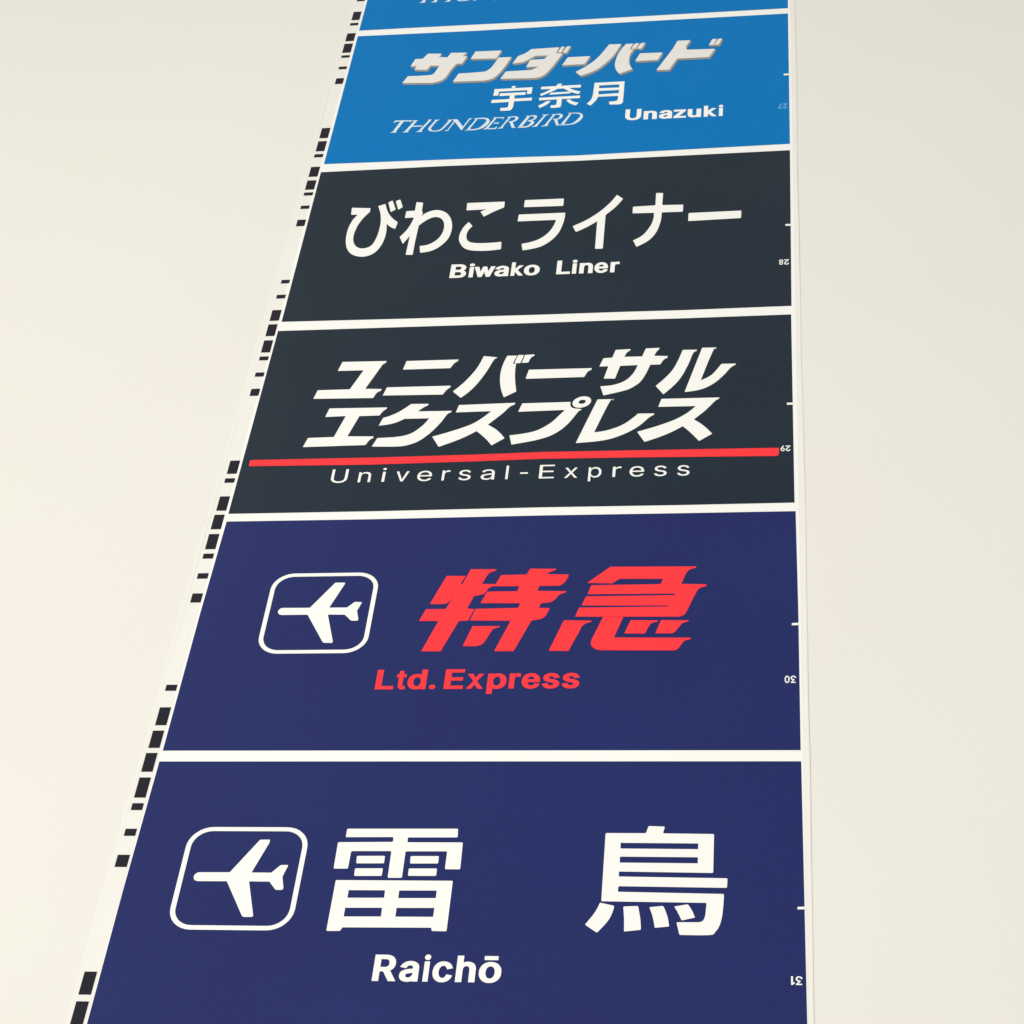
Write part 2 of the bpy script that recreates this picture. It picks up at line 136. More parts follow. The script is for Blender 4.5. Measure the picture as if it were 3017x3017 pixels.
[4,"letter","red",[[[3207,-11176,3227,-11168,3244,-11156,3255,-11140,3263,-11123,3216,-11113,3206,-11130,3200,-11136,3185,-11140,3177,-11139,3171,-11137,3161,-11130,3157,-11125,3152,-11111,3150,-11102,3149,-11077,3151,-11062,3156,-11049,3164,-11040,3169,-11037,3182,-11034,3194,-11036,3202,-11044,3208,-11056,3212,-11072,3214,-11094,3250,-11070,3116,-11065,3116,-11102,3262,-11102,3261,-11070,3259,-11056,3255,-11044,3244,-11024,3237,-11016,3220,-11004,3211,-11000,3191,-10996,3166,-10997,3152,-11001,3138,-11007,3127,-11016,3117,-11027,3109,-11040,3104,-11055,3101,-11070,3100,-11087,3101,-11104,3104,-11120,3110,-11134,3117,-11147,3127,-11158,3139,-11166,3153,-11173,3168,-11177,3184,-11178]]]],
[4,"letter","red",[[[3385,-11175,3397,-11171,3408,-11166,3417,-11159,3424,-11151,3430,-11142,3434,-11132,3435,-11122,3433,-11109,3428,-11098,3421,-11088,3410,-11081,3397,-11075,3382,-11070,3350,-11062,3345,-11060,3341,-11055,3340,-11049,3344,-11038,3349,-11035,3361,-11033,3368,-11034,3376,-11038,3388,-11058,3436,-11049,3424,-11025,3411,-11011,3394,-11001,3384,-10998,3373,-10996,3348,-10996,3336,-10998,3325,-11002,3315,-11007,3306,-11014,3299,-11021,3293,-11030,3288,-11050,3290,-11063,3295,-11074,3303,-11084,3314,-11092,3327,-11098,3374,-11110,3378,-11112,3382,-11117,3382,-11127,3381,-11130,3378,-11134,3373,-11137,3367,-11139,3358,-11140,3346,-11138,3341,-11135,3338,-11131,3330,-11113,3280,-11121,3292,-11148,3298,-11156,3306,-11163,3324,-11173,3346,-11178,3359,-11178]]]],
[4,"letter","red",[[[3562,-11175,3574,-11171,3585,-11166,3594,-11159,3602,-11151,3608,-11142,3612,-11132,3613,-11122,3611,-11109,3606,-11098,3598,-11088,3587,-11081,3574,-11075,3559,-11070,3526,-11062,3521,-11060,3517,-11055,3516,-11045,3520,-11038,3525,-11035,3537,-11033,3544,-11034,3553,-11038,3564,-11058,3614,-11049,3601,-11025,3596,-11018,3589,-11011,3571,-11001,3561,-10998,3549,-10996,3524,-10996,3512,-10998,3500,-11002,3490,-11007,3473,-11021,3468,-11030,3464,-11040,3463,-11050,3464,-11063,3470,-11074,3478,-11084,3489,-11092,3502,-11098,3551,-11110,3555,-11112,3559,-11120,3559,-11127,3554,-11134,3550,-11137,3543,-11139,3534,-11140,3521,-11138,3517,-11135,3511,-11126,3505,-11113,3455,-11121,3461,-11138,3466,-11148,3473,-11156,3481,-11163,3500,-11173,3522,-11178,3535,-11178]]]],
[3,"katakana_character","white",[[[774,-6733,774,-6737,778,-6738,1045,-6740,1049,-6742,1049,-6745,949,-7037,946,-7040,942,-7042,612,-7043,608,-7044,606,-7048,582,-7174,582,-7178,586,-7179,1211,-7191,1215,-7190,1217,-7186,1229,-7145,1236,-7125,1244,-7109,1252,-7097,1261,-7090,1278,-7082,1282,-7077,1286,-7057,1285,-7053,1281,-7051,1115,-7041,1112,-7039,1112,-7036,1233,-6682,1237,-6665,1240,-6659,1247,-6649,1255,-6641,1270,-6630,1274,-6624,1276,-6599,1272,-6598,806,-6592,802,-6594,800,-6597]]]],
[3,"katakana_character","white",[[[1472,-6742,1473,-6746,1476,-6747,1970,-6745,1974,-6744,1977,-6741,1983,-6723,2000,-6682,2008,-6667,2016,-6656,2033,-6642,2039,-6640,2041,-6638,2046,-6610,2042,-6608,1498,-6608,1494,-6609,1492,-6612]],[[1313,-7151,1314,-7155,1317,-7156,1936,-7166,1941,-7165,1944,-7162,1960,-7124,1969,-7105,1978,-7090,1986,-7079,2000,-7066,2006,-7062,2011,-7034,2011,-7030,2007,-7029,1344,-7028,1340,-7030,1338,-7033]]]],
[3,"katakana_character","white",[[[2285,-6667,2270,-6718,2253,-6768,2232,-6817,2208,-6867,2183,-6915,2157,-6961,2130,-7004,2102,-7044,2046,-7118,2045,-7122,2046,-7126,2133,-7223,2136,-7224,2140,-7223,2196,-7156,2224,-7116,2252,-7072,2279,-7022,2305,-6965,2330,-6907,2352,-6851,2372,-6794,2406,-6681,2419,-6641,2429,-6619,2436,-6609,2442,-6608,2445,-6610,2453,-6592,2450,-6590,2315,-6565,2311,-6566,2309,-6569]],[[2537,-6656,2528,-6698,2517,-6781,2514,-6823,2513,-6865,2514,-6907,2517,-6952,2522,-6997,2529,-7042,2537,-7084,2547,-7124,2558,-7163,2570,-7200,2582,-7232,2584,-7235,2587,-7234,2700,-7152,2703,-7149,2703,-7144,2682,-7016,2667,-6894,2662,-6795,2662,-6751,2664,-6713,2662,-6709,2659,-6707,2628,-6702,2628,-6698,2661,-6577,2660,-6573,2657,-6572,2563,-6571,2559,-6573,2557,-6576]],[[2644,-6694,2645,-6698,2648,-6699,2704,-6696,2708,-6695,2710,-6691,2734,-6569,2730,-6567,2677,-6565,2673,-6566,2671,-6569]],[[2723,-6690,2723,-6694,2727,-6695,2785,-6692,2789,-6691,2791,-6687,2801,-6647,2807,-6628,2813,-6613,2820,-6603,2827,-6596,2840,-6590,2842,-6588,2846,-6564,2843,-6563,2749,-6566,2745,-6567]]]],
[3,"katakana_character","white",[[[2784,-6947,2785,-6951,2789,-6952,3386,-6949,3390,-6948,3413,-6884,3421,-6868,3429,-6857,3438,-6849,3446,-6844,3452,-6842,3456,-6837,3460,-6816,3459,-6812,3456,-6811,2811,-6808,2807,-6809,2805,-6813]]]],
[3,"katakana_character","white",[[[3664,-6647,3662,-6651,3658,-6652,3577,-6657,3573,-6659,3570,-6662,3538,-6784,3539,-6788,3542,-6789,3625,-6789,3629,-6790,3629,-6794,3594,-6978,3594,-6982,3598,-6983,3704,-6988,3708,-6987,3710,-6983,3750,-6793,3752,-6790,3756,-6788,3928,-6783,3931,-6784,3932,-6788,3915,-6850,3905,-6882,3892,-6912,3877,-6941,3861,-6969,3843,-6995,3822,-7018,3798,-7038,3771,-7056,3743,-7071,3712,-7083,3678,-7092,3642,-7098,3569,-7104,3566,-7105,3566,-7109,3604,-7243,3606,-7246,3610,-7246,3732,-7209,3797,-7187,3843,-7169,3866,-7155,3891,-7136,3916,-7114,3940,-7090,3962,-7063,3979,-7034,3994,-7002,4007,-6968,4031,-6898,4060,-6789,4062,-6786,4066,-6784,4159,-6783,4163,-6782,4166,-6779,4178,-6746,4193,-6716,4202,-6704,4220,-6688,4227,-6684,4230,-6681,4237,-6657,4236,-6654,4233,-6652,4101,-6642,4097,-6641,4097,-6637,4100,-6625,4116,-6579,4128,-6559,4140,-6544,4147,-6520,4146,-6516,4143,-6515,4010,-6518,4006,-6519,4004,-6523,3973,-6641,3970,-6645,3966,-6646,3793,-6644,3790,-6642,3789,-6639,3797,-6608,3809,-6579,3816,-6568,3832,-6553,3838,-6549,3842,-6543,3847,-6526,3847,-6522,3843,-6521,3698,-6527,3694,-6529,3691,-6532]]]],
[3,"katakana_character","white",[[[4354,-6694,4336,-6756,4319,-6810,4302,-6855,4286,-6892,4246,-6963,4192,-7042,4132,-7118,4131,-7122,4132,-7126,4210,-7251,4213,-7253,4216,-7251,4251,-7207,4289,-7157,4324,-7107,4355,-7054,4382,-6998,4405,-6940,4442,-6825,4458,-6769,4472,-6713,4483,-6662,4494,-6624,4504,-6602,4512,-6591,4520,-6588,4527,-6588,4534,-6568,4534,-6564,4530,-6563,4393,-6560,4389,-6561,4387,-6565]],[[4426,-7225,4426,-7228,4430,-7229,4468,-7224,4511,-7216,4551,-7207,4589,-7194,4623,-7178,4654,-7158,4683,-7136,4711,-7112,4738,-7084,4763,-7054,4808,-6991,4829,-6959,4865,-6895,4881,-6870,4895,-6853,4907,-6841,4928,-6827,4935,-6809,4935,-6805,4932,-6804,4794,-6802,4790,-6803,4787,-6806,4762,-6856,4721,-6930,4703,-6957,4684,-6982,4661,-7002,4636,-7021,4587,-7052,4584,-7052,4646,-6792,4695,-6604,4710,-6560,4717,-6548,4719,-6546,4724,-6553,4726,-6563,4728,-6561,4733,-6541,4733,-6538,4730,-6536,4592,-6535,4588,-6536,4586,-6540]]]],
[3,"katakana_character","white",[[[754,-7465,755,-7468,758,-7470,963,-7464,966,-7466,967,-7469,893,-7778,891,-7781,887,-7783,630,-7788,626,-7789,624,-7793,595,-7920,595,-7923,598,-7925,1233,-7916,1237,-7914,1240,-7911,1254,-7875,1262,-7857,1270,-7842,1277,-7832,1285,-7825,1301,-7815,1302,-7813,1305,-7789,1301,-7788,1036,-7778,1033,-7777,1033,-7773,1110,-7475,1112,-7471,1116,-7470,1317,-7468,1321,-7467,1323,-7464,1335,-7432,1342,-7416,1356,-7392,1378,-7371,1380,-7368,1384,-7351,1383,-7348,1380,-7346,783,-7338,779,-7340,777,-7343]]]],
[3,"katakana_character","white",[[[1578,-7360,1529,-7410,1484,-7446,1441,-7473,1421,-7484,1382,-7501,1368,-7506,1364,-7509,1362,-7513,1336,-7621,1336,-7625,1372,-7621,1409,-7615,1444,-7608,1477,-7597,1508,-7584,1536,-7567,1590,-7530,1839,-7532,1842,-7533,1842,-7536,1820,-7587,1805,-7615,1788,-7643,1742,-7703,1716,-7732,1688,-7755,1659,-7772,1628,-7785,1594,-7795,1555,-7802,1509,-7808,1404,-7813,1353,-7814,1349,-7815,1346,-7818,1308,-7937,1308,-7941,1311,-7942,1489,-7949,1537,-7950,1599,-7948,1623,-7945,1648,-7939,1678,-7930,1708,-7918,1738,-7903,1767,-7884,1796,-7859,1824,-7830,1851,-7797,1878,-7762,1904,-7723,1929,-7681,1972,-7601,1988,-7566,2012,-7503,2022,-7480,2032,-7465,2042,-7456,2059,-7449,2065,-7430,2065,-7426,2062,-7425,1714,-7420,1715,-7417,1740,-7388,1777,-7351,1804,-7333,1808,-7327,1812,-7311,1812,-7307,1808,-7306,1636,-7302,1631,-7303,1627,-7306]]]],
[3,"katakana_character","white",[[[2111,-7446,2112,-7450,2115,-7451,2469,-7446,2472,-7447,2471,-7450,2408,-7530,2361,-7580,2338,-7602,2312,-7624,2280,-7646,2241,-7669,2149,-7715,2054,-7757,1958,-7795,1914,-7811,1911,-7814,1911,-7818,1990,-7964,1993,-7967,1997,-7967,2103,-7913,2155,-7885,2202,-7857,2245,-7829,2283,-7801,2349,-7749,2353,-7747,2357,-7749,2400,-7795,2422,-7820,2466,-7875,2487,-7904,2524,-7961,2527,-7964,2531,-7962,2645,-7866,2647,-7863,2646,-7859,2610,-7802,2588,-7773,2566,-7746,2541,-7720,2515,-7697,2487,-7674,2463,-7656,2461,-7652,2462,-7649,2564,-7524,2592,-7488,2613,-7457,2644,-7406,2658,-7387,2671,-7373,2682,-7365,2693,-7360,2700,-7358,2704,-7353,2710,-7331,2710,-7327,2707,-7326,2136,-7338,2132,-7339,2130,-7342]]]],
[3,"katakana_character","white",[[[2753,-7462,2753,-7465,2757,-7466,3222,-7456,3225,-7458,3217,-7473,3158,-7562,3138,-7595,3114,-7629,3086,-7661,3055,-7691,3020,-7721,2980,-7749,2934,-7772,2881,-7790,2822,-7803,2759,-7814,2698,-7822,2695,-7824,2695,-7827,2726,-7956,2728,-7960,2732,-7960,2878,-7927,2946,-7910,3005,-7890,3053,-7871,3092,-7852,3126,-7830,3159,-7804,3191,-7774,3220,-7742,3247,-7706,3273,-7668,3298,-7624,3361,-7494,3373,-7475,3381,-7467,3386,-7466,3390,-7468,3391,-7467,3394,-7455,3394,-7451,3390,-7449,3324,-7438,3307,-7431,3295,-7423,3288,-7414,3283,-7404,3276,-7380,3275,-7340,3274,-7336,3270,-7335,2787,-7338,2783,-7340,2781,-7343]],[[3477,-7292,3466,-7277,3452,-7265,3434,-7258,3414,-7254,3393,-7255,3372,-7260,3352,-7269,3334,-7282,3318,-7298,3307,-7316,3299,-7335,3296,-7355,3298,-7374,3305,-7391,3316,-7406,3330,-7418,3348,-7426,3367,-7429,3388,-7428,3409,-7423,3429,-7414,3448,-7401,3463,-7386,3475,-7368,3482,-7348,3485,-7329,3483,-7310],[3431,-7330,3431,-7337,3429,-7344,3426,-7350,3415,-7362,3408,-7366,3391,-7369,3383,-7369,3369,-7364,3364,-7359,3360,-7353,3358,-7346,3359,-7333,3362,-7326,3367,-7320,3381,-7311,3389,-7308,3405,-7307,3413,-7309,3425,-7317,3429,-7323]]]],
[3,"katakana_character","white",[[[3371,-7957,3371,-7960,3375,-7961,3524,-7948,3595,-7939,3659,-7926,3712,-7910,3757,-7891,3798,-7870,3838,-7847,3876,-7822,3913,-7795,3947,-7766,3979,-7736,4009,-7702,4038,-7664,4063,-7629,4084,-7602,4100,-7585,4111,-7576,4125,-7569,4132,-7549,4132,-7545,4128,-7544,3973,-7541,3969,-7542,3965,-7545,3944,-7576,3893,-7636,3871,-7660,3846,-7684,3818,-7706,3786,-7728,3749,-7748,3711,-7766,3675,-7780,3641,-7791,3608,-7798,3576,-7803,3545,-7806,3545,-7802,3615,-7546,3646,-7439,3670,-7360,3687,-7319,3697,-7308,3703,-7315,3705,-7329,3706,-7331,3708,-7329,3712,-7314,3712,-7310,3709,-7309,3554,-7308,3550,-7309,3547,-7313]]]],
[3,"katakana_character","white",[[[4169,-7441,4169,-7445,4173,-7446,4540,-7448,4543,-7449,4542,-7452,4500,-7506,4476,-7534,4450,-7560,4423,-7584,4395,-7607,4364,-7630,4331,-7652,4293,-7674,4251,-7696,4163,-7738,4117,-7758,3978,-7813,3975,-7816,3975,-7820,4050,-7963,4053,-7966,4057,-7965,4109,-7942,4164,-7916,4216,-7889,4265,-7862,4308,-7834,4348,-7806,4418,-7750,4421,-7749,4425,-7751,4486,-7825,4507,-7853,4568,-7942,4585,-7969,4588,-7972,4592,-7970,4711,-7872,4713,-7869,4712,-7865,4671,-7804,4648,-7772,4625,-7744,4602,-7718,4578,-7694,4532,-7653,4530,-7650,4532,-7646,4618,-7546,4645,-7512,4695,-7438,4716,-7404,4734,-7378,4747,-7363,4756,-7356,4763,-7353,4768,-7353,4777,-7330,4777,-7327,4774,-7326,4202,-7325,4198,-7326,4195,-7330]]]],
[3,"red_line","red",[[[81,-8184,84,-8192,91,-8194,1359,-8210,2384,-8196,3060,-8181,4064,-8192,5332,-8216,5351,-8210,5359,-8206,5362,-8198,5367,-8108,5365,-8100,5358,-8098,3052,-8081,2374,-8097,1344,-8107,90,-8102,82,-8105,80,-8112]]]],
[3,"letter","white",[[[1058,-8467,1072,-8464,1085,-8459,1097,-8452,1106,-8444,1114,-8435,1120,-8424,1123,-8412,1124,-8399,1124,-8271,1097,-8271,1097,-8406,1091,-8423,1086,-8430,1079,-8436,1063,-8444,1042,-8447,1021,-8444,1004,-8436,998,-8430,993,-8423,989,-8415,986,-8397,986,-8271,959,-8271,959,-8399,960,-8412,964,-8424,970,-8435,977,-8444,987,-8452,998,-8459,1011,-8464,1026,-8467,1042,-8468]]]],
[3,"letter","white",[[[1266,-8357,1270,-8351,1275,-8346,1287,-8340,1301,-8338,1311,-8339,1319,-8343,1326,-8348,1332,-8355,1335,-8364,1336,-8375,1336,-8465,1361,-8465,1361,-8373,1358,-8351,1349,-8335,1343,-8329,1336,-8324,1318,-8319,1308,-8318,1286,-8322,1277,-8327,1269,-8334,1262,-8343,1257,-8354,1261,-8354,1260,-8320,1236,-8320,1236,-8465,1261,-8465,1261,-8378]]]],
[3,"letter","white",[[[1503,-8465,1503,-8320,1476,-8320,1476,-8465],[1499,-8293,1506,-8287,1508,-8284,1509,-8280,1506,-8272,1503,-8269,1495,-8265,1485,-8265,1477,-8269,1474,-8272,1471,-8280,1472,-8284,1477,-8290,1481,-8293,1490,-8294]]]],
[3,"letter","white",[[[1690,-8465,1743,-8320,1718,-8320,1686,-8415,1684,-8424,1681,-8432,1677,-8450,1674,-8457,1682,-8457,1676,-8432,1668,-8406,1638,-8320,1614,-8320,1667,-8465]]]],
[3,"letter","white",[[[1917,-8468,1927,-8466,1945,-8460,1959,-8450,1965,-8444,1969,-8438,1972,-8431,1946,-8426,1938,-8438,1934,-8442,1918,-8448,1906,-8449,1896,-8448,1880,-8443,1873,-8438,1867,-8432,1862,-8425,1856,-8408,1856,-8376,1858,-8369,1866,-8355,1871,-8349,1878,-8344,1885,-8341,1903,-8338,1921,-8341,1928,-8344,1934,-8349,1939,-8355,1943,-8362,1946,-8370,1948,-8379,1948,-8387,1960,-8381,1847,-8382,1847,-8400,1975,-8400,1974,-8379,1972,-8367,1969,-8358,1959,-8341,1945,-8330,1929,-8322,1903,-8318,1876,-8323,1864,-8328,1854,-8335,1845,-8344,1838,-8355,1833,-8366,1830,-8380,1829,-8394,1830,-8408,1833,-8421,1838,-8433,1854,-8452,1865,-8459,1877,-8464,1891,-8467]]]],
[3,"letter","white",[[[2100,-8465,2100,-8374,2105,-8356,2109,-8351,2119,-8344,2131,-8340,2150,-8340,2153,-8341,2153,-8319,2141,-8318,2124,-8321,2116,-8325,2110,-8330,2105,-8336,2101,-8343,2100,-8343,2100,-8320,2076,-8320,2076,-8465]]]],
[3,"letter","white",[[[2314,-8468,2325,-8466,2334,-8463,2350,-8453,2356,-8447,2361,-8440,2364,-8425,2363,-8415,2360,-8407,2354,-8400,2346,-8394,2322,-8386,2298,-8381,2283,-8376,2278,-8373,2272,-8364,2273,-8353,2276,-8348,2281,-8343,2288,-8340,2304,-8337,2314,-8338,2321,-8340,2332,-8348,2336,-8353,2338,-8358,2361,-8354,2359,-8348,2351,-8336,2346,-8331,2339,-8326,2332,-8323,2315,-8319,2304,-8318,2284,-8321,2274,-8324,2266,-8328,2259,-8333,2250,-8345,2247,-8352,2246,-8360,2247,-8370,2251,-8378,2257,-8385,2265,-8391,2276,-8396,2289,-8400,2322,-8407,2332,-8413,2337,-8421,2338,-8426,2337,-8432,2334,-8438,2321,-8446,2302,-8449,2285,-8446,2278,-8443,2273,-8439,2268,-8432,2266,-8426,2242,-8430,2244,-8437,2252,-8451,2258,-8456,2273,-8464,2292,-8468]]]],
[3,"letter","white",[[[2538,-8467,2546,-8465,2562,-8456,2571,-8445,2573,-8445,2573,-8465,2599,-8465,2599,-8369,2596,-8350,2593,-8343,2583,-8332,2577,-8328,2563,-8322,2549,-8319,2536,-8318,2518,-8320,2493,-8328,2479,-8339,2469,-8353,2495,-8359,2503,-8349,2511,-8343,2523,-8339,2544,-8338,2551,-8339,2561,-8344,2565,-8347,2568,-8351,2572,-8361,2572,-8371,2568,-8376,2506,-8385,2492,-8389,2479,-8395,2474,-8399,2470,-8404,2465,-8416,2464,-8424,2465,-8433,2468,-8441,2472,-8448,2478,-8454,2485,-8459,2493,-8463,2511,-8468],[2514,-8448,2499,-8442,2494,-8435,2492,-8430,2492,-8420,2494,-8415,2500,-8408,2516,-8402,2571,-8393,2572,-8392,2572,-8419,2570,-8425,2563,-8436,2551,-8444,2544,-8447,2526,-8449]]]],
[3,"letter","white",[[[2733,-8465,2733,-8271,2709,-8271,2709,-8465]]]],
[3,"letter","white",[[[2851,-8372,2851,-8393,2927,-8393,2927,-8372]]]],
[3,"letter","white",[[[3188,-8465,3188,-8445,3070,-8445,3070,-8377,3179,-8377,3179,-8356,3070,-8356,3070,-8291,3187,-8291,3187,-8271,3040,-8271,3040,-8465]]]],
[3,"letter","white",[[[3316,-8465,3337,-8432,3342,-8426,3355,-8401,3359,-8397,3347,-8397,3354,-8407,3364,-8426,3369,-8432,3390,-8465,3417,-8465,3360,-8384,3360,-8400,3414,-8320,3388,-8320,3361,-8362,3355,-8375,3348,-8386,3360,-8386,3352,-8375,3337,-8348,3319,-8320,3292,-8320,3346,-8399,3346,-8383,3289,-8465]]]],
[3,"letter","white",[[[3547,-8520,3547,-8442,3549,-8442,3556,-8453,3569,-8464,3582,-8468,3602,-8467,3612,-8464,3622,-8459,3630,-8452,3637,-8443,3643,-8433,3647,-8421,3650,-8408,3650,-8378,3647,-8365,3643,-8353,3637,-8343,3630,-8334,3622,-8328,3612,-8323,3602,-8320,3590,-8318,3575,-8320,3564,-8326,3556,-8333,3549,-8344,3546,-8344,3546,-8320,3524,-8320,3524,-8520],[3579,-8448,3571,-8445,3559,-8436,3551,-8422,3547,-8403,3547,-8382,3551,-8364,3559,-8350,3571,-8341,3578,-8339,3587,-8338,3603,-8341,3609,-8345,3615,-8351,3623,-8365,3627,-8383,3627,-8403,3623,-8421,3619,-8429,3614,-8436,3609,-8441,3603,-8445,3595,-8448]]]],
[3,"letter","white",[[[3787,-8465,3787,-8368,3792,-8356,3796,-8351,3801,-8347,3820,-8340,3840,-8340,3844,-8341,3844,-8319,3830,-8318,3812,-8321,3804,-8325,3797,-8330,3791,-8336,3787,-8343,3786,-8343,3786,-8320,3760,-8320,3760,-8465]]]],
[3,"letter","white",[[[4010,-8468,4020,-8466,4037,-8460,4051,-8450,4057,-8444,4061,-8438,4064,-8431,4039,-8426,4034,-8434,4026,-8442,4012,-8448,4000,-8449,3990,-8448,3974,-8443,3967,-8438,3957,-8425,3954,-8417,3951,-8398,3951,-8384,3956,-8362,3966,-8349,3972,-8344,3979,-8341,3997,-8338,4014,-8341,4021,-8344,4027,-8349,4032,-8355,4036,-8362,4041,-8387,4052,-8381,3942,-8382,3942,-8400,4066,-8400,4066,-8379,4064,-8367,4056,-8349,4051,-8341,4045,-8335,4038,-8330,4022,-8322,3997,-8318,3970,-8323,3959,-8328,3949,-8335,3941,-8344,3934,-8355,3929,-8366,3926,-8380,3925,-8394,3926,-8408,3929,-8421,3934,-8433,3941,-8443,3950,-8452,3960,-8459,3972,-8464,3985,-8467]]]],
[3,"letter","white",[[[4236,-8468,4247,-8466,4256,-8463,4272,-8453,4278,-8447,4285,-8433,4286,-8425,4285,-8415,4281,-8407,4276,-8400,4267,-8394,4244,-8386,4220,-8381,4200,-8373,4197,-8369,4194,-8359,4195,-8353,4198,-8348,4203,-8343,4210,-8340,4227,-8337,4236,-8338,4243,-8340,4254,-8348,4260,-8358,4283,-8354,4277,-8341,4261,-8326,4254,-8323,4237,-8319,4226,-8318,4206,-8321,4197,-8324,4189,-8328,4182,-8333,4176,-8339,4172,-8345,4169,-8360,4170,-8370,4174,-8378,4179,-8385,4188,-8391,4198,-8396,4211,-8400,4244,-8407,4254,-8413,4259,-8421,4260,-8426,4259,-8432,4256,-8438,4243,-8446,4224,-8449,4207,-8446,4195,-8439,4188,-8426,4164,-8430,4170,-8444,4175,-8451,4181,-8456,4196,-8464,4214,-8468]]]],
[3,"letter","white",[[[4458,-8468,4478,-8463,4494,-8453,4504,-8440,4507,-8425,4506,-8415,4502,-8407,4497,-8400,4489,-8394,4466,-8386,4442,-8381,4428,-8376,4423,-8373,4419,-8369,4417,-8364,4418,-8353,4421,-8348,4426,-8343,4432,-8340,4448,-8337,4458,-8338,4465,-8340,4471,-8344,4479,-8353,4481,-8358,4504,-8354,4498,-8341,4489,-8331,4476,-8323,4458,-8319,4448,-8318,4428,-8321,4419,-8324,4411,-8328,4404,-8333,4395,-8345,4392,-8352,4393,-8370,4396,-8378,4402,-8385,4410,-8391,4420,-8396,4433,-8400,4465,-8407,4476,-8413,4481,-8421,4480,-8432,4477,-8438,4465,-8446,4446,-8449,4437,-8448,4423,-8443,4417,-8439,4413,-8432,4411,-8426,4387,-8430,4389,-8437,4398,-8451,4403,-8456,4418,-8464,4436,-8468]]]],
[2,"hiragana_character","white",[[[499,-3925,502,-3933,509,-3936,570,-3940,576,-3942,575,-3949,553,-3993,541,-4022,530,-4055,514,-4131,509,-4172,505,-4216,503,-4261,503,-4309,505,-4357,509,-4404,515,-4450,523,-4496,534,-4539,546,-4578,561,-4613,577,-4643,596,-4670,617,-4693,641,-4712,668,-4728,695,-4739,721,-4746,746,-4749,770,-4748,794,-4743,816,-4734,837,-4722,858,-4706,877,-4685,894,-4660,910,-4629,924,-4592,936,-4552,946,-4511,953,-4467,958,-4420,961,-4373,962,-4325,960,-4278,956,-4231,945,-4139,956,-4152,967,-4169,993,-4198,1008,-4212,1051,-4242,1055,-4243,1057,-4239,1071,-4127,1070,-4118,1065,-4110,1029,-4072,1008,-4048,989,-4022,955,-3966,940,-3936,912,-3867,900,-3829,881,-3758,877,-3751,869,-3752,806,-3780,800,-3785,800,-3794,813,-3829,828,-3874,841,-3920,852,-3967,867,-4060,874,-4158,873,-4268,866,-4373,851,-4464,841,-4503,828,-4535,813,-4558,794,-4574,775,-4584,755,-4591,736,-4594,717,-4593,698,-4588,681,-4579,664,-4566,648,-4549,634,-4528,621,-4504,610,-4475,601,-4443,594,-4408,590,-4369,589,-4325,592,-4277,597,-4228,603,-4182,612,-4139,623,-4098,636,-4058,649,-4022,664,-3987,696,-3926,714,-3897,713,-3830,710,-3822,703,-3819,499,-3798,492,-3799,490,-3806]],[[960,-3904,964,-3910,971,-3907,1007,-3874,1012,-3867,1012,-3858,956,-3693,951,-3688,945,-3690,916,-3716,910,-3723,911,-3732]],[[1043,-3866,1046,-3871,1052,-3868,1085,-3831,1089,-3823,1088,-3814,1046,-3680,1042,-3674,1035,-3676,1001,-3695,996,-3701,996,-3710]]]],
[2,"hiragana_character","white",[[[1246,-4047,1246,-4397,1243,-4734,1245,-4742,1252,-4744,1313,-4748,1320,-4746,1323,-4739,1320,-4534,1323,-4295,1328,-4052,1322,-3763,1319,-3755,1312,-3751,1252,-3739,1244,-3740,1242,-3747]],[[1144,-4030,1146,-4038,1154,-4040,1251,-4038,1259,-4035,1261,-4027,1258,-3913,1255,-3906,1248,-3904,1154,-3909,1146,-3912,1144,-3919]],[[1316,-4049,1320,-4048,1326,-4041,1328,-4036,1343,-3961,1327,-3914,1324,-3910,1323,-3915]],[[1228,-4166,1213,-4222,1196,-4274,1173,-4325,1146,-4377,1136,-4394,1133,-4403,1134,-4412,1180,-4529,1184,-4534,1188,-4529,1222,-4450,1238,-4408,1251,-4370,1260,-4337,1266,-4306,1272,-4251,1270,-4130,1250,-4084,1247,-4079,1244,-4084]],[[1324,-4191,1326,-4196,1330,-4193,1372,-4136,1396,-4108,1419,-4086,1441,-4068,1462,-4055,1483,-4047,1504,-4045,1525,-4050,1546,-4060,1566,-4076,1583,-4096,1596,-4122,1608,-4152,1616,-4186,1621,-4220,1624,-4256,1623,-4294,1620,-4332,1614,-4367,1606,-4399,1596,-4429,1583,-4457,1568,-4483,1550,-4507,1530,-4530,1508,-4549,1484,-4565,1461,-4576,1436,-4583,1393,-4589,1386,-4592,1385,-4599,1402,-4707,1406,-4714,1414,-4716,1437,-4713,1470,-4707,1501,-4699,1531,-4686,1559,-4668,1585,-4647,1609,-4621,1632,-4592,1653,-4559,1673,-4522,1690,-4482,1702,-4439,1711,-4391,1715,-4340,1716,-4288,1714,-4240,1708,-4194,1699,-4149,1688,-4108,1674,-4070,1658,-4036,1641,-4005,1621,-3978,1599,-3956,1576,-3938,1549,-3924,1522,-3915,1496,-3911,1470,-3913,1443,-3921,1418,-3934,1394,-3948,1374,-3965,1356,-3985,1328,-4022,1324,-4031,1323,-4040]]]],
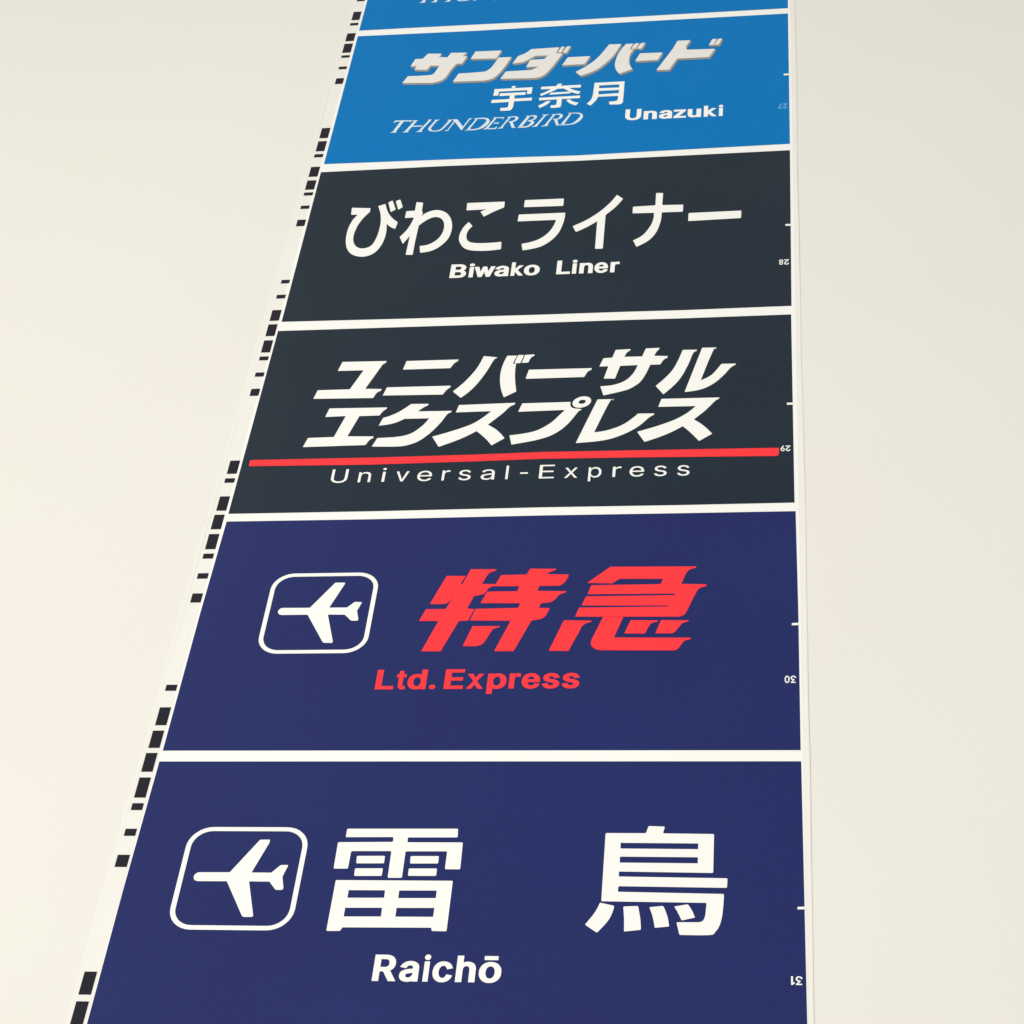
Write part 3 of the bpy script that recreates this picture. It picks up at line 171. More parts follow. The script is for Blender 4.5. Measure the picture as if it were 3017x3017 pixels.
[2,"hiragana_character","white",[[[1846,-3929,1848,-3936,1856,-3939,2069,-3934,2075,-3935,2071,-3939,2019,-3969,2014,-3975,2015,-3983,2056,-4066,2061,-4072,2068,-4069,2140,-4006,2194,-3965,2269,-3916,2276,-3909,2278,-3900,2277,-3808,2274,-3800,2267,-3797,1850,-3795,1843,-3797,1841,-3804]],[[1862,-4230,1848,-4264,1836,-4299,1827,-4336,1820,-4376,1817,-4415,1816,-4451,1819,-4484,1824,-4514,1833,-4543,1844,-4571,1857,-4599,1872,-4627,1891,-4652,1912,-4673,1936,-4689,1962,-4700,1992,-4709,2024,-4715,2060,-4720,2099,-4723,2140,-4724,2179,-4723,2249,-4716,2307,-4706,2314,-4702,2316,-4694,2309,-4576,2306,-4569,2299,-4568,2223,-4576,2141,-4580,2059,-4577,2022,-4573,1990,-4566,1966,-4558,1948,-4549,1934,-4536,1922,-4521,1912,-4501,1905,-4477,1900,-4451,1897,-4402,1899,-4378,1909,-4331,1917,-4309,1926,-4288,1944,-4253,1946,-4246,1944,-4239,1902,-4174,1897,-4170,1892,-4175]]]],
[2,"katakana_character","white",[[[2507,-3912,2509,-3919,2517,-3922,2948,-3926,2955,-3923,2958,-3916,2956,-3794,2954,-3787,2946,-3784,2517,-3784,2510,-3787,2507,-3794]],[[2458,-4182,2460,-4190,2468,-4192,2885,-4191,2892,-4193,2894,-4201,2892,-4222,2887,-4254,2880,-4286,2871,-4319,2859,-4354,2845,-4390,2828,-4425,2808,-4458,2785,-4488,2759,-4517,2730,-4543,2698,-4565,2663,-4583,2624,-4598,2550,-4618,2543,-4622,2542,-4630,2560,-4732,2564,-4739,2571,-4740,2614,-4732,2665,-4720,2713,-4705,2755,-4686,2791,-4661,2823,-4632,2850,-4600,2876,-4566,2898,-4532,2918,-4495,2935,-4456,2950,-4414,2962,-4366,2972,-4316,2987,-4217,2992,-4135,2991,-4070,2989,-4063,2981,-4060,2471,-4061,2463,-4064,2461,-4071]]]],
[2,"katakana_character","white",[[[3524,-3835,3504,-3876,3482,-3916,3433,-3996,3406,-4034,3377,-4072,3346,-4109,3313,-4145,3278,-4181,3243,-4214,3206,-4244,3169,-4272,3101,-4318,3096,-4324,3096,-4333,3132,-4426,3137,-4432,3144,-4430,3202,-4391,3233,-4368,3263,-4344,3290,-4320,3340,-4271,3356,-4253,3362,-4250,3364,-4255,3370,-4752,3373,-4760,3381,-4763,3446,-4764,3453,-4761,3456,-4754,3452,-4143,3454,-4134,3458,-4125,3503,-4067,3528,-4033,3552,-3996,3574,-3958,3595,-3918,3631,-3844,3633,-3836,3629,-3828,3567,-3760,3561,-3756,3556,-3761]]]],
[2,"katakana_character","white",[[[4007,-3978,4004,-3985,3997,-3988,3764,-3997,3756,-4000,3754,-4008,3755,-4114,3757,-4122,3765,-4124,3986,-4129,3994,-4132,3997,-4139,3997,-4191,3996,-4223,3993,-4254,3982,-4318,3974,-4350,3948,-4422,3931,-4463,3912,-4502,3891,-4537,3867,-4566,3840,-4591,3812,-4613,3791,-4628,3786,-4635,3787,-4644,3824,-4744,3828,-4750,3836,-4748,3894,-4705,3924,-4679,3952,-4650,3975,-4618,3996,-4584,4015,-4547,4031,-4507,4045,-4462,4057,-4412,4074,-4313,4079,-4266,4082,-4219,4083,-4137,4085,-4130,4093,-4127,4309,-4129,4316,-4127,4319,-4119,4320,-4005,4317,-3998,4310,-3995,4092,-3988,4085,-3985,4083,-3977,4085,-3764,4083,-3756,4075,-3753,4015,-3749,4008,-3751,4005,-3758]]]],
[2,"katakana_character","white",[[[4383,-4302,4386,-4309,4393,-4311,4957,-4292,4965,-4289,4967,-4282,4969,-4162,4966,-4154,4959,-4152,4394,-4160,4386,-4163,4384,-4170]]]],
[2,"letter","white",[[[1882,-5200,1899,-5199,1915,-5196,1929,-5191,1941,-5184,1951,-5176,1958,-5166,1964,-5155,1967,-5143,1968,-5131,1967,-5118,1964,-5107,1960,-5097,1954,-5088,1938,-5075,1930,-5071,1921,-5068,1924,-5068,1924,-5078,1922,-5078,1936,-5071,1948,-5060,1957,-5044,1960,-5025,1959,-5012,1956,-5001,1950,-4990,1943,-4980,1934,-4972,1922,-4965,1909,-4960,1895,-4957,1879,-4956,1788,-4956,1788,-5200],[1843,-5097,1889,-5097,1900,-5101,1908,-5109,1914,-5124,1913,-5138,1908,-5150,1902,-5154,1893,-5157,1880,-5158,1843,-5158],[1843,-4998,1878,-4998,1888,-4999,1895,-5002,1900,-5006,1905,-5018,1906,-5026,1904,-5037,1900,-5046,1893,-5052,1883,-5056,1843,-5056]]]],
[2,"letter","white",[[[2048,-5200,2048,-5014,2000,-5014,2000,-5200],[2038,-4999,2049,-4989,2052,-4983,2053,-4976,2052,-4969,2049,-4963,2044,-4957,2038,-4953,2031,-4950,2016,-4950,2004,-4957,1999,-4963,1996,-4969,1995,-4976,1996,-4983,1999,-4989,2010,-4999,2016,-5001,2024,-5002]]]],
[2,"letter","white",[[[2147,-5200,2169,-5117,2182,-5060,2183,-5051,2189,-5033,2152,-5033,2158,-5051,2172,-5117,2194,-5200,2236,-5200,2287,-5014,2237,-5014,2216,-5094,2205,-5142,2203,-5156,2197,-5181,2231,-5181,2212,-5094,2192,-5014,2149,-5014,2126,-5105,2118,-5143,2116,-5157,2110,-5181,2144,-5181,2125,-5094,2104,-5014,2054,-5014,2105,-5200]]]],
[2,"letter","white",[[[2363,-5203,2381,-5199,2395,-5191,2405,-5182,2409,-5177,2408,-5176,2388,-5176,2388,-5200,2440,-5200,2440,-5066,2437,-5055,2433,-5045,2427,-5036,2421,-5030,2413,-5024,2389,-5014,2374,-5012,2357,-5012,2337,-5016,2318,-5025,2310,-5031,2302,-5039,2295,-5048,2284,-5067,2335,-5079,2347,-5060,2353,-5055,2357,-5053,2373,-5052,2377,-5053,2383,-5057,2388,-5071,2388,-5079,2390,-5080,2386,-5082,2358,-5085,2327,-5092,2311,-5098,2297,-5109,2292,-5116,2288,-5124,2285,-5133,2286,-5155,2289,-5166,2294,-5176,2301,-5184,2319,-5197,2341,-5203],[2345,-5161,2340,-5157,2338,-5152,2338,-5137,2343,-5130,2346,-5128,2356,-5126,2361,-5124,2403,-5117,2407,-5115,2392,-5119,2388,-5130,2386,-5141,2382,-5151,2379,-5155,2370,-5161,2364,-5163,2357,-5163]]]],
[2,"letter","white",[[[2525,-5111,2527,-5111,2600,-5017,2553,-5014,2496,-5089,2486,-5089,2490,-5142],[2509,-5200,2509,-4956,2466,-4956,2466,-5200],[2605,-5198,2526,-5077,2495,-5108,2555,-5200]]]],
[2,"letter","white",[[[2712,-5202,2728,-5198,2742,-5191,2754,-5182,2765,-5170,2773,-5157,2779,-5142,2782,-5126,2783,-5108,2782,-5090,2779,-5073,2773,-5058,2765,-5045,2754,-5033,2742,-5024,2728,-5017,2712,-5013,2696,-5012,2680,-5013,2664,-5017,2650,-5024,2638,-5033,2628,-5045,2619,-5058,2613,-5073,2610,-5090,2609,-5108,2610,-5126,2613,-5142,2619,-5157,2628,-5170,2638,-5182,2650,-5191,2664,-5198,2680,-5202,2696,-5203],[2688,-5162,2683,-5160,2678,-5156,2673,-5150,2664,-5127,2662,-5108,2664,-5088,2670,-5071,2673,-5065,2683,-5056,2688,-5053,2696,-5052,2703,-5053,2709,-5056,2719,-5065,2726,-5079,2730,-5108,2728,-5127,2726,-5136,2719,-5150,2714,-5156,2709,-5160,2696,-5163]]]],
[2,"letter","white",[[[3120,-5200,3120,-5158,3022,-5158,3022,-4956,2969,-4956,2969,-5200]]]],
[2,"letter","white",[[[3188,-5200,3188,-5014,3142,-5014,3142,-5200],[3179,-4999,3185,-4994,3189,-4989,3192,-4983,3193,-4976,3192,-4969,3185,-4957,3179,-4953,3172,-4950,3158,-4950,3146,-4957,3141,-4963,3138,-4969,3138,-4983,3141,-4989,3152,-4999,3165,-5002]]]],
[2,"letter","white",[[[3270,-5082,3276,-5064,3282,-5057,3291,-5053,3303,-5054,3308,-5057,3312,-5061,3315,-5068,3317,-5076,3318,-5087,3318,-5200,3368,-5200,3368,-5084,3367,-5070,3364,-5056,3360,-5045,3346,-5026,3326,-5015,3303,-5012,3289,-5013,3277,-5017,3265,-5023,3255,-5033,3247,-5045,3233,-5071,3269,-5071,3269,-5014,3220,-5014,3220,-5200,3270,-5200]]]],
[2,"letter","white",[[[3473,-5203,3492,-5197,3509,-5187,3516,-5180,3522,-5172,3534,-5145,3490,-5135,3484,-5146,3483,-5150,3476,-5159,3466,-5163,3456,-5162,3450,-5160,3442,-5153,3435,-5141,3431,-5112,3431,-5098,3433,-5082,3438,-5068,3445,-5058,3449,-5055,3454,-5053,3460,-5052,3470,-5055,3474,-5058,3480,-5068,3483,-5075,3486,-5092,3488,-5116,3521,-5090,3400,-5085,3400,-5124,3532,-5124,3532,-5090,3530,-5076,3522,-5052,3510,-5034,3494,-5021,3486,-5017,3468,-5012,3446,-5013,3432,-5017,3420,-5024,3410,-5034,3401,-5045,3394,-5059,3389,-5074,3386,-5090,3385,-5108,3386,-5126,3389,-5142,3394,-5157,3401,-5171,3410,-5182,3421,-5191,3434,-5198,3447,-5202]]]],
[2,"letter","white",[[[3607,-5200,3607,-5080,3608,-5074,3614,-5061,3621,-5056,3635,-5054,3656,-5057,3656,-5013,3632,-5012,3622,-5013,3612,-5016,3603,-5021,3595,-5028,3588,-5036,3588,-5040,3606,-5040,3606,-5014,3559,-5014,3559,-5200]]]],
[1,"kanji_character","white",[[[2140,-1395,2142,-1400,2146,-1401,2181,-1400,2186,-1398,2187,-1394,2187,-1364,2185,-1360,2180,-1358,2146,-1358,2142,-1359,2140,-1364]],[[1927,-1554,1928,-1558,1933,-1559,1980,-1556,1984,-1555,1986,-1550,1989,-1474,1991,-1469,1995,-1468,2335,-1466,2340,-1467,2341,-1472,2341,-1548,2343,-1552,2347,-1554,2392,-1551,2397,-1549,2398,-1544,2400,-1412,2398,-1408,2394,-1406,1935,-1409,1930,-1410,1929,-1415]],[[2002,-1565,2003,-1570,2008,-1571,2128,-1569,2133,-1570,2134,-1575,2134,-1642,2132,-1646,2128,-1648,1922,-1650,1918,-1652,1916,-1656,1916,-1713,1917,-1717,1922,-1718,2126,-1712,2131,-1713,2134,-1742,2134,-1795,2132,-1814,2128,-1826,2124,-1832,2117,-1835,2095,-1839,2079,-1839,2049,-1836,2044,-1837,2043,-1841,2042,-1894,2044,-1898,2048,-1900,2101,-1904,2160,-1902,2168,-1899,2173,-1894,2184,-1874,2189,-1858,2193,-1840,2196,-1819,2197,-1794,2194,-1711,2195,-1706,2199,-1704,2407,-1701,2412,-1700,2413,-1695,2413,-1647,2412,-1643,2407,-1641,2200,-1644,2195,-1643,2194,-1639,2194,-1575,2195,-1570,2200,-1569,2317,-1568,2322,-1566,2323,-1562,2324,-1515,2323,-1511,2318,-1509,2012,-1511,2007,-1512,2005,-1517]]]],
[1,"kanji_character","white",[[[2506,-1457,2508,-1461,2512,-1463,2624,-1463,2627,-1464,2626,-1468,2604,-1494,2590,-1509,2559,-1535,2506,-1567,2506,-1572,2518,-1607,2521,-1610,2525,-1609,2564,-1583,2641,-1529,2688,-1493,2699,-1482,2709,-1469,2711,-1468,2784,-1467,2789,-1468,2794,-1471,2835,-1513,2858,-1534,2881,-1552,2905,-1569,2954,-1596,2974,-1605,2979,-1606,2982,-1602,2999,-1560,3000,-1555,2996,-1552,2956,-1534,2936,-1524,2916,-1512,2884,-1487,2860,-1460,2864,-1459,2991,-1464,2995,-1463,2997,-1458,2996,-1408,2995,-1403,2990,-1402,2755,-1404,2751,-1403,2750,-1398,2759,-1362,2759,-1358,2755,-1356,2716,-1356,2711,-1357,2708,-1361,2692,-1400,2689,-1404,2684,-1406,2513,-1407,2508,-1409,2507,-1413]],[[2621,-1588,2621,-1592,2624,-1593,2873,-1584,2877,-1582,2879,-1577,2880,-1550,2879,-1545,2875,-1544,2645,-1549,2640,-1550,2636,-1554]],[[2502,-1703,2504,-1707,2508,-1709,2716,-1705,2720,-1707,2722,-1711,2724,-1756,2724,-1796,2723,-1809,2721,-1818,2718,-1824,2712,-1829,2702,-1832,2663,-1830,2659,-1831,2657,-1835,2655,-1881,2656,-1885,2661,-1887,2687,-1889,2717,-1890,2743,-1888,2763,-1884,2775,-1877,2780,-1867,2782,-1854,2784,-1809,2784,-1777,2780,-1709,2782,-1705,2786,-1703,2997,-1700,3001,-1699,3003,-1694,3003,-1650,3001,-1645,2997,-1644,2508,-1652,2503,-1654,2502,-1658]],[[2591,-1746,2557,-1782,2506,-1824,2503,-1828,2504,-1833,2525,-1876,2528,-1879,2532,-1877,2570,-1847,2590,-1830,2607,-1811,2621,-1793,2633,-1773,2650,-1739,2651,-1735,2647,-1734,2606,-1734,2601,-1735,2597,-1738]],[[2861,-1774,2874,-1793,2889,-1810,2906,-1825,2924,-1838,2958,-1859,2963,-1860,2966,-1857,2992,-1807,2992,-1803,2988,-1800,2957,-1788,2940,-1780,2924,-1770,2911,-1758,2899,-1745,2888,-1730,2882,-1720,2878,-1717,2873,-1718,2842,-1730,2839,-1733,2840,-1737]]]],
[1,"kanji_character","white",[[[3159,-1602,3154,-1678,3150,-1709,3143,-1738,3134,-1765,3108,-1811,3096,-1827,3095,-1832,3097,-1836,3138,-1873,3142,-1875,3146,-1872,3194,-1786,3206,-1760,3218,-1721,3220,-1705,3220,-1695,3222,-1691,3226,-1690,3462,-1691,3466,-1692,3468,-1697,3468,-1742,3462,-1783,3457,-1794,3447,-1801,3431,-1806,3411,-1808,3369,-1808,3365,-1809,3364,-1814,3371,-1867,3373,-1872,3440,-1879,3470,-1880,3493,-1878,3508,-1874,3517,-1868,3522,-1859,3532,-1832,3532,-1603,3530,-1378,3528,-1374,3524,-1372,3168,-1374,3163,-1376,3162,-1381],[3224,-1442,3225,-1440,3227,-1439,3466,-1436,3468,-1437,3469,-1439,3470,-1505,3468,-1506,3225,-1500,3223,-1499,3222,-1497],[3224,-1562,3226,-1560,3470,-1561,3472,-1563,3471,-1627,3470,-1629,3468,-1630,3226,-1639,3224,-1638,3223,-1636]]]],
[1,"letter","white",[[[3688,-2235,3704,-2231,3719,-2225,3732,-2217,3744,-2207,3753,-2195,3760,-2181,3764,-2167,3765,-2152,3765,-2000,3711,-2000,3711,-2149,3706,-2173,3698,-2185,3686,-2193,3679,-2195,3661,-2195,3654,-2193,3642,-2185,3634,-2173,3631,-2166,3629,-2149,3629,-2000,3575,-2000,3575,-2152,3576,-2167,3580,-2181,3587,-2195,3596,-2207,3607,-2217,3621,-2225,3636,-2231,3652,-2235,3670,-2236]]]],
[1,"letter","white",[[[3850,-2120,3853,-2108,3859,-2099,3862,-2096,3866,-2094,3876,-2092,3883,-2093,3888,-2096,3892,-2100,3896,-2106,3898,-2114,3898,-2233,3954,-2233,3954,-2122,3953,-2108,3950,-2096,3945,-2085,3938,-2075,3930,-2067,3920,-2061,3896,-2054,3884,-2053,3869,-2054,3856,-2058,3843,-2064,3832,-2073,3823,-2085,3808,-2110,3849,-2110,3849,-2055,3795,-2055,3795,-2233,3850,-2233]]]],
[1,"letter","white",[[[4057,-2236,4075,-2232,4095,-2220,4103,-2211,4081,-2211,4081,-2233,4134,-2233,4134,-2105,4131,-2094,4127,-2085,4121,-2077,4114,-2070,4107,-2065,4091,-2058,4075,-2054,4061,-2053,4041,-2055,4031,-2057,4021,-2061,4003,-2072,3995,-2079,3977,-2106,4029,-2117,4036,-2108,4041,-2099,4051,-2093,4066,-2092,4074,-2094,4080,-2106,4080,-2118,4083,-2118,4080,-2120,4061,-2122,4013,-2132,3998,-2140,3991,-2146,3986,-2152,3982,-2160,3979,-2169,3978,-2179,3979,-2190,3982,-2201,3988,-2210,3995,-2218,4004,-2225,4013,-2230,4024,-2234,4035,-2236],[4039,-2196,4034,-2190,4032,-2180,4035,-2168,4037,-2166,4061,-2160,4096,-2154,4101,-2152,4084,-2156,4080,-2166,4079,-2176,4075,-2186,4072,-2190,4063,-2196,4051,-2198]]]],
[1,"letter","white",[[[4300,-2233,4300,-2193,4212,-2193,4212,-2202,4297,-2086,4297,-2055,4152,-2055,4152,-2095,4237,-2095,4237,-2086,4150,-2203,4150,-2233]]]],
[1,"letter","white",[[[4403,-2234,4417,-2230,4429,-2224,4440,-2215,4450,-2203,4464,-2178,4424,-2178,4424,-2233,4478,-2233,4478,-2055,4423,-2055,4423,-2160,4421,-2174,4417,-2185,4414,-2189,4402,-2196,4389,-2195,4384,-2192,4380,-2188,4377,-2182,4375,-2174,4374,-2163,4374,-2055,4319,-2055,4319,-2166,4320,-2180,4322,-2192,4327,-2204,4334,-2213,4343,-2221,4353,-2227,4364,-2232,4389,-2235]]]],
[1,"letter","white",[[[4576,-2148,4579,-2148,4658,-2058,4606,-2055,4544,-2127,4532,-2127,4537,-2178],[4559,-2233,4559,-2000,4510,-2000,4510,-2233],[4665,-2231,4577,-2116,4542,-2145,4609,-2233]]]],
[1,"letter","white",[[[4734,-2233,4734,-2055,4689,-2055,4689,-2233],[4725,-2041,4730,-2037,4735,-2031,4738,-2025,4739,-2019,4738,-2012,4735,-2006,4725,-1997,4718,-1994,4705,-1994,4698,-1997,4688,-2006,4685,-2019,4688,-2032,4698,-2041,4712,-2044]]]],
[1,"katakana_character","title",[[[937,-622,934,-625,930,-626,845,-625,841,-626,838,-630,801,-785,801,-789,804,-791,876,-797,880,-799,880,-802,859,-870,859,-873,862,-875,1016,-894,1020,-893,1023,-889,1055,-804,1058,-800,1062,-799,1165,-809,1168,-810,1169,-814,1158,-863,1132,-959,1124,-979,1114,-996,1105,-1007,1096,-1014,1080,-1018,1050,-1021,1002,-1023,940,-1024,800,-1021,796,-1022,793,-1025,743,-1171,743,-1175,746,-1176,1125,-1203,1180,-1187,1205,-1177,1227,-1164,1245,-1148,1259,-1132,1272,-1111,1284,-1084,1297,-1048,1309,-1004,1320,-959,1332,-918,1358,-849,1383,-792,1386,-788,1390,-787,1451,-786,1455,-785,1458,-782,1504,-622,1504,-619,1500,-617,1452,-612,1449,-611,1449,-608,1487,-536,1488,-532,1484,-531,1289,-518,1286,-522,1254,-614,1251,-617,1247,-618,1148,-609,1144,-607,1144,-604,1163,-530,1162,-527,1159,-525,989,-510,986,-514]]]],
[1,"katakana_character","title",[[[1557,-682,1557,-686,1561,-687,1881,-705,1885,-704,1887,-700,1931,-528,1930,-524,1927,-523,1604,-517,1600,-518,1597,-521]],[[1879,-799,1864,-847,1850,-886,1838,-916,1827,-936,1817,-951,1796,-978,1789,-989,1775,-997,1742,-1004,1686,-1009,1612,-1013,1442,-1017,1438,-1019,1436,-1022,1386,-1197,1386,-1200,1389,-1202,1776,-1212,1830,-1199,1855,-1188,1878,-1173,1898,-1154,1915,-1130,1931,-1102,1947,-1071,1964,-1035,1980,-996,2012,-906,2028,-857,2073,-696,2073,-692,2070,-691,1916,-688,1912,-689,1910,-693]]]],
[1,"katakana_character","title",[[[2277,-577,2240,-619,2220,-636,2199,-650,2158,-674,2156,-678,2101,-841,2101,-844,2104,-845,2170,-838,2202,-832,2230,-824,2253,-811,2271,-796,2375,-693,2379,-690,2531,-697,2534,-698,2534,-701,2501,-770,2498,-774,2493,-775,2325,-782,2321,-784,2319,-788,2281,-938,2282,-942,2285,-943,2434,-945,2437,-946,2436,-949,2428,-958,2403,-980,2380,-998,2373,-1005,2358,-1011,2326,-1015,2272,-1019,2038,-1023,2034,-1024,2031,-1028,1980,-1182,1980,-1186,1983,-1187,2408,-1209,2434,-1204,2460,-1196,2486,-1184,2509,-1165,2531,-1137,2552,-1101,2590,-1020,2608,-978,2688,-757,2719,-677,2719,-673,2716,-671,2640,-655,2637,-653,2636,-649,2664,-520,2664,-517,2660,-516,2317,-526,2312,-528,2309,-531]],[[2658,-636,2659,-640,2662,-641,2696,-641,2700,-639,2702,-636,2734,-509,2734,-506,2730,-505,2692,-509,2690,-513]],[[2719,-642,2719,-646,2722,-648,2760,-656,2764,-655,2766,-652,2810,-512,2810,-508,2806,-507,2767,-507,2763,-508,2760,-512]]]],
[1,"katakana_character","title",[[[2732,-937,2732,-941,2735,-942,3008,-943,3012,-941,3014,-938,3069,-768,3068,-765,3065,-764,2797,-763,2793,-764,2790,-768]]]],
[1,"katakana_character","title",[[[3229,-671,3198,-744,3166,-809,3135,-863,3104,-909,3041,-987,3008,-1023,2976,-1054,2943,-1084,2914,-1108,2912,-1112,2913,-1116,2978,-1204,2982,-1206,2986,-1205,3020,-1188,3059,-1167,3095,-1145,3128,-1121,3157,-1096,3183,-1071,3208,-1042,3235,-1005,3298,-904,3330,-845,3359,-784,3384,-721,3406,-654,3444,-519,3444,-515,3440,-514,3298,-510,3293,-511]],[[3460,-621,3440,-673,3424,-726,3411,-784,3401,-845,3394,-904,3391,-956,3391,-1000,3395,-1039,3402,-1073,3410,-1105,3420,-1134,3432,-1159,3457,-1199,3460,-1201,3464,-1200,3609,-1116,3611,-1112,3611,-1108,3599,-1080,3586,-1046,3575,-1010,3567,-973,3562,-932,3560,-888,3561,-844,3564,-803,3571,-766,3581,-730,3604,-667,3604,-663,3601,-661,3562,-651,3559,-648,3559,-644,3595,-522,3595,-519,3592,-518,3510,-520,3506,-521,3503,-524]],[[3577,-636,3577,-639,3580,-641,3626,-643,3630,-642,3632,-639,3669,-519,3669,-515,3622,-519,3618,-521,3616,-524]],[[3650,-640,3650,-644,3653,-645,3700,-646,3704,-645,3707,-641,3744,-520,3744,-516,3740,-515,3699,-516,3695,-517,3692,-521]]]],
[1,"katakana_character","title",[[[3640,-928,3640,-932,3644,-933,3910,-931,3914,-930,3917,-926,3969,-768,3969,-764,3966,-763,3698,-756,3694,-757,3691,-761]]]],
[1,"katakana_character","title",[[[4093,-694,3911,-1160,3911,-1164,3914,-1165,4059,-1170,4063,-1169,4066,-1166,4155,-927,4158,-923,4162,-922,4542,-923,4546,-922,4549,-918,4617,-744,4617,-741,4614,-739,4274,-726,4270,-724,4268,-720,4256,-656,4307,-511,4307,-508,4304,-507,4155,-506,4150,-508,4148,-511]],[[4540,-640,4540,-643,4543,-645,4595,-646,4599,-645,4602,-641,4633,-511,4632,-507,4629,-506,4586,-509,4582,-510,4579,-514]],[[4611,-642,4611,-646,4614,-647,4657,-648,4661,-647,4664,-643,4700,-511,4700,-507,4697,-506,4659,-508,4655,-509,4653,-513]]]],
[1,"serif_letter","white",[[[748,-2055,762,-2056,776,-2032,957,-2040,949,-2057,960,-2062,973,-2018,762,-2005]],[[762,-2251,741,-2261,739,-2272,812,-2270,806,-2238,876,-2026,833,-2022]]]],
[1,"serif_letter","white",[[[999,-2042,912,-2252,888,-2267,889,-2276,959,-2275,953,-2250,1035,-2039,1045,-2022,973,-2022]],[[1180,-2039,1081,-2260,1059,-2269,1058,-2281,1127,-2280,1121,-2246,1210,-2040,1219,-2022,1162,-2021]],[[985,-2163,1111,-2166,1117,-2143,989,-2138]]]],
[1,"serif_letter","white",[[[1260,-2049,1212,-2163,1196,-2208,1194,-2219,1197,-2235,1201,-2245,1207,-2255,1215,-2264,1224,-2271,1248,-2282,1278,-2287,1295,-2287,1332,-2282,1347,-2275,1360,-2266,1371,-2252,1390,-2222,1399,-2206,1466,-2058,1470,-2042,1415,-2044,1410,-2056,1431,-2058,1385,-2174,1364,-2217,1356,-2231,1338,-2252,1328,-2259,1306,-2266,1295,-2268,1274,-2268,1264,-2266,1248,-2257,1235,-2241,1229,-2225,1228,-2219,1234,-2192,1268,-2098,1284,-2059,1304,-2044,1312,-2030,1248,-2033]]]],
[1,"serif_letter","white",[[[1436,-2266,1408,-2275,1407,-2286,1448,-2284,1449,-2267,1513,-2084,1496,-2079]],[[1486,-2064,1508,-2095,1601,-2273,1612,-2285,1623,-2264,1624,-2218,1546,-2064,1527,-2039,1470,-2044]],[[1674,-2051,1616,-2221,1627,-2241,1691,-2061,1710,-2051,1718,-2038,1670,-2039]]]],
[1,"serif_letter","white",[[[1757,-2073,1680,-2262,1669,-2275,1718,-2268,1716,-2237,1785,-2058,1749,-2057]],[[1742,-2053,1820,-2057,1854,-2061,1873,-2067,1880,-2072,1886,-2078,1891,-2085,1895,-2093,1896,-2104,1894,-2117,1890,-2132,1876,-2165,1855,-2202,1832,-2235,1822,-2246,1812,-2254,1790,-2266,1776,-2270,1744,-2274,1727,-2275,1657,-2286,1652,-2296,1736,-2297,1775,-2295,1793,-2292,1825,-2281,1840,-2274,1854,-2265,1867,-2255,1879,-2244,1900,-2218,1910,-2204,1925,-2173,1934,-2143,1937,-2114,1936,-2101,1933,-2089,1928,-2078,1914,-2059,1906,-2052,1897,-2047,1876,-2039,1853,-2034,1824,-2033,1784,-2036,1738,-2043]]]],
[1,"serif_letter","white",[[[1989,-2054,1901,-2263,1874,-2282,1878,-2290,1938,-2281,1938,-2249,2013,-2062,2027,-2040,1972,-2036]],[[2022,-2060,2090,-2062,2086,-2085,2095,-2086,2111,-2045,2028,-2040]],[[1989,-2174,2051,-2179,2057,-2143,2047,-2156,1996,-2152]],[[1939,-2292,2019,-2295,2034,-2285,2039,-2235,2010,-2272,1938,-2270]]]],
[1,"serif_letter","white",[[[2163,-2057,2083,-2261,2052,-2276,2050,-2287,2110,-2284,2116,-2235,2194,-2040,2142,-2038]],[[2189,-2056,2212,-2053,2222,-2053,2230,-2055,2237,-2058,2243,-2063,2246,-2069,2248,-2076,2248,-2083,2243,-2101,2233,-2117,2217,-2130,2209,-2135,2200,-2138,2171,-2138,2166,-2154,2181,-2157,2210,-2159,2224,-2157,2236,-2152,2247,-2145,2257,-2137,2266,-2128,2273,-2118,2278,-2107,2283,-2084,2283,-2074,2281,-2065,2277,-2056,2272,-2049,2264,-2043,2242,-2036,2222,-2033,2203,-2033,2193,-2034]],[[2201,-2225,2222,-2286,2292,-2287,2292,-2276,2256,-2275,2220,-2159,2185,-2158]]]],
[1,"serif_letter","white",[[[2387,-2053,2300,-2262,2342,-2265,2347,-2254,2428,-2039,2370,-2034]],[[2426,-2050,2450,-2053,2468,-2059,2473,-2065,2475,-2072,2474,-2088,2465,-2107,2458,-2116,2451,-2123,2443,-2127,2433,-2130,2413,-2131,2408,-2146,2438,-2145,2452,-2143,2465,-2139,2476,-2132,2486,-2123,2494,-2113,2500,-2102,2505,-2090,2510,-2065,2508,-2055,2503,-2047,2495,-2040,2475,-2031,2465,-2029,2430,-2031]],[[2396,-2160,2414,-2160,2429,-2164,2439,-2174,2444,-2188,2442,-2197,2428,-2227,2416,-2244,2408,-2252,2398,-2258,2386,-2262,2373,-2265,2269,-2276,2267,-2287,2359,-2292,2387,-2290,2401,-2287,2414,-2282,2427,-2275,2449,-2257,2459,-2245,2468,-2230,2475,-2216,2480,-2203,2482,-2191,2482,-2179,2480,-2169,2476,-2160,2471,-2154,2455,-2145,2437,-2142,2408,-2147]]]],
[1,"serif_letter","white",[[[2569,-2041,2592,-2050,2494,-2260,2469,-2270,2464,-2283,2527,-2280,2529,-2258,2617,-2045,2648,-2037,2651,-2025,2571,-2028]]]],
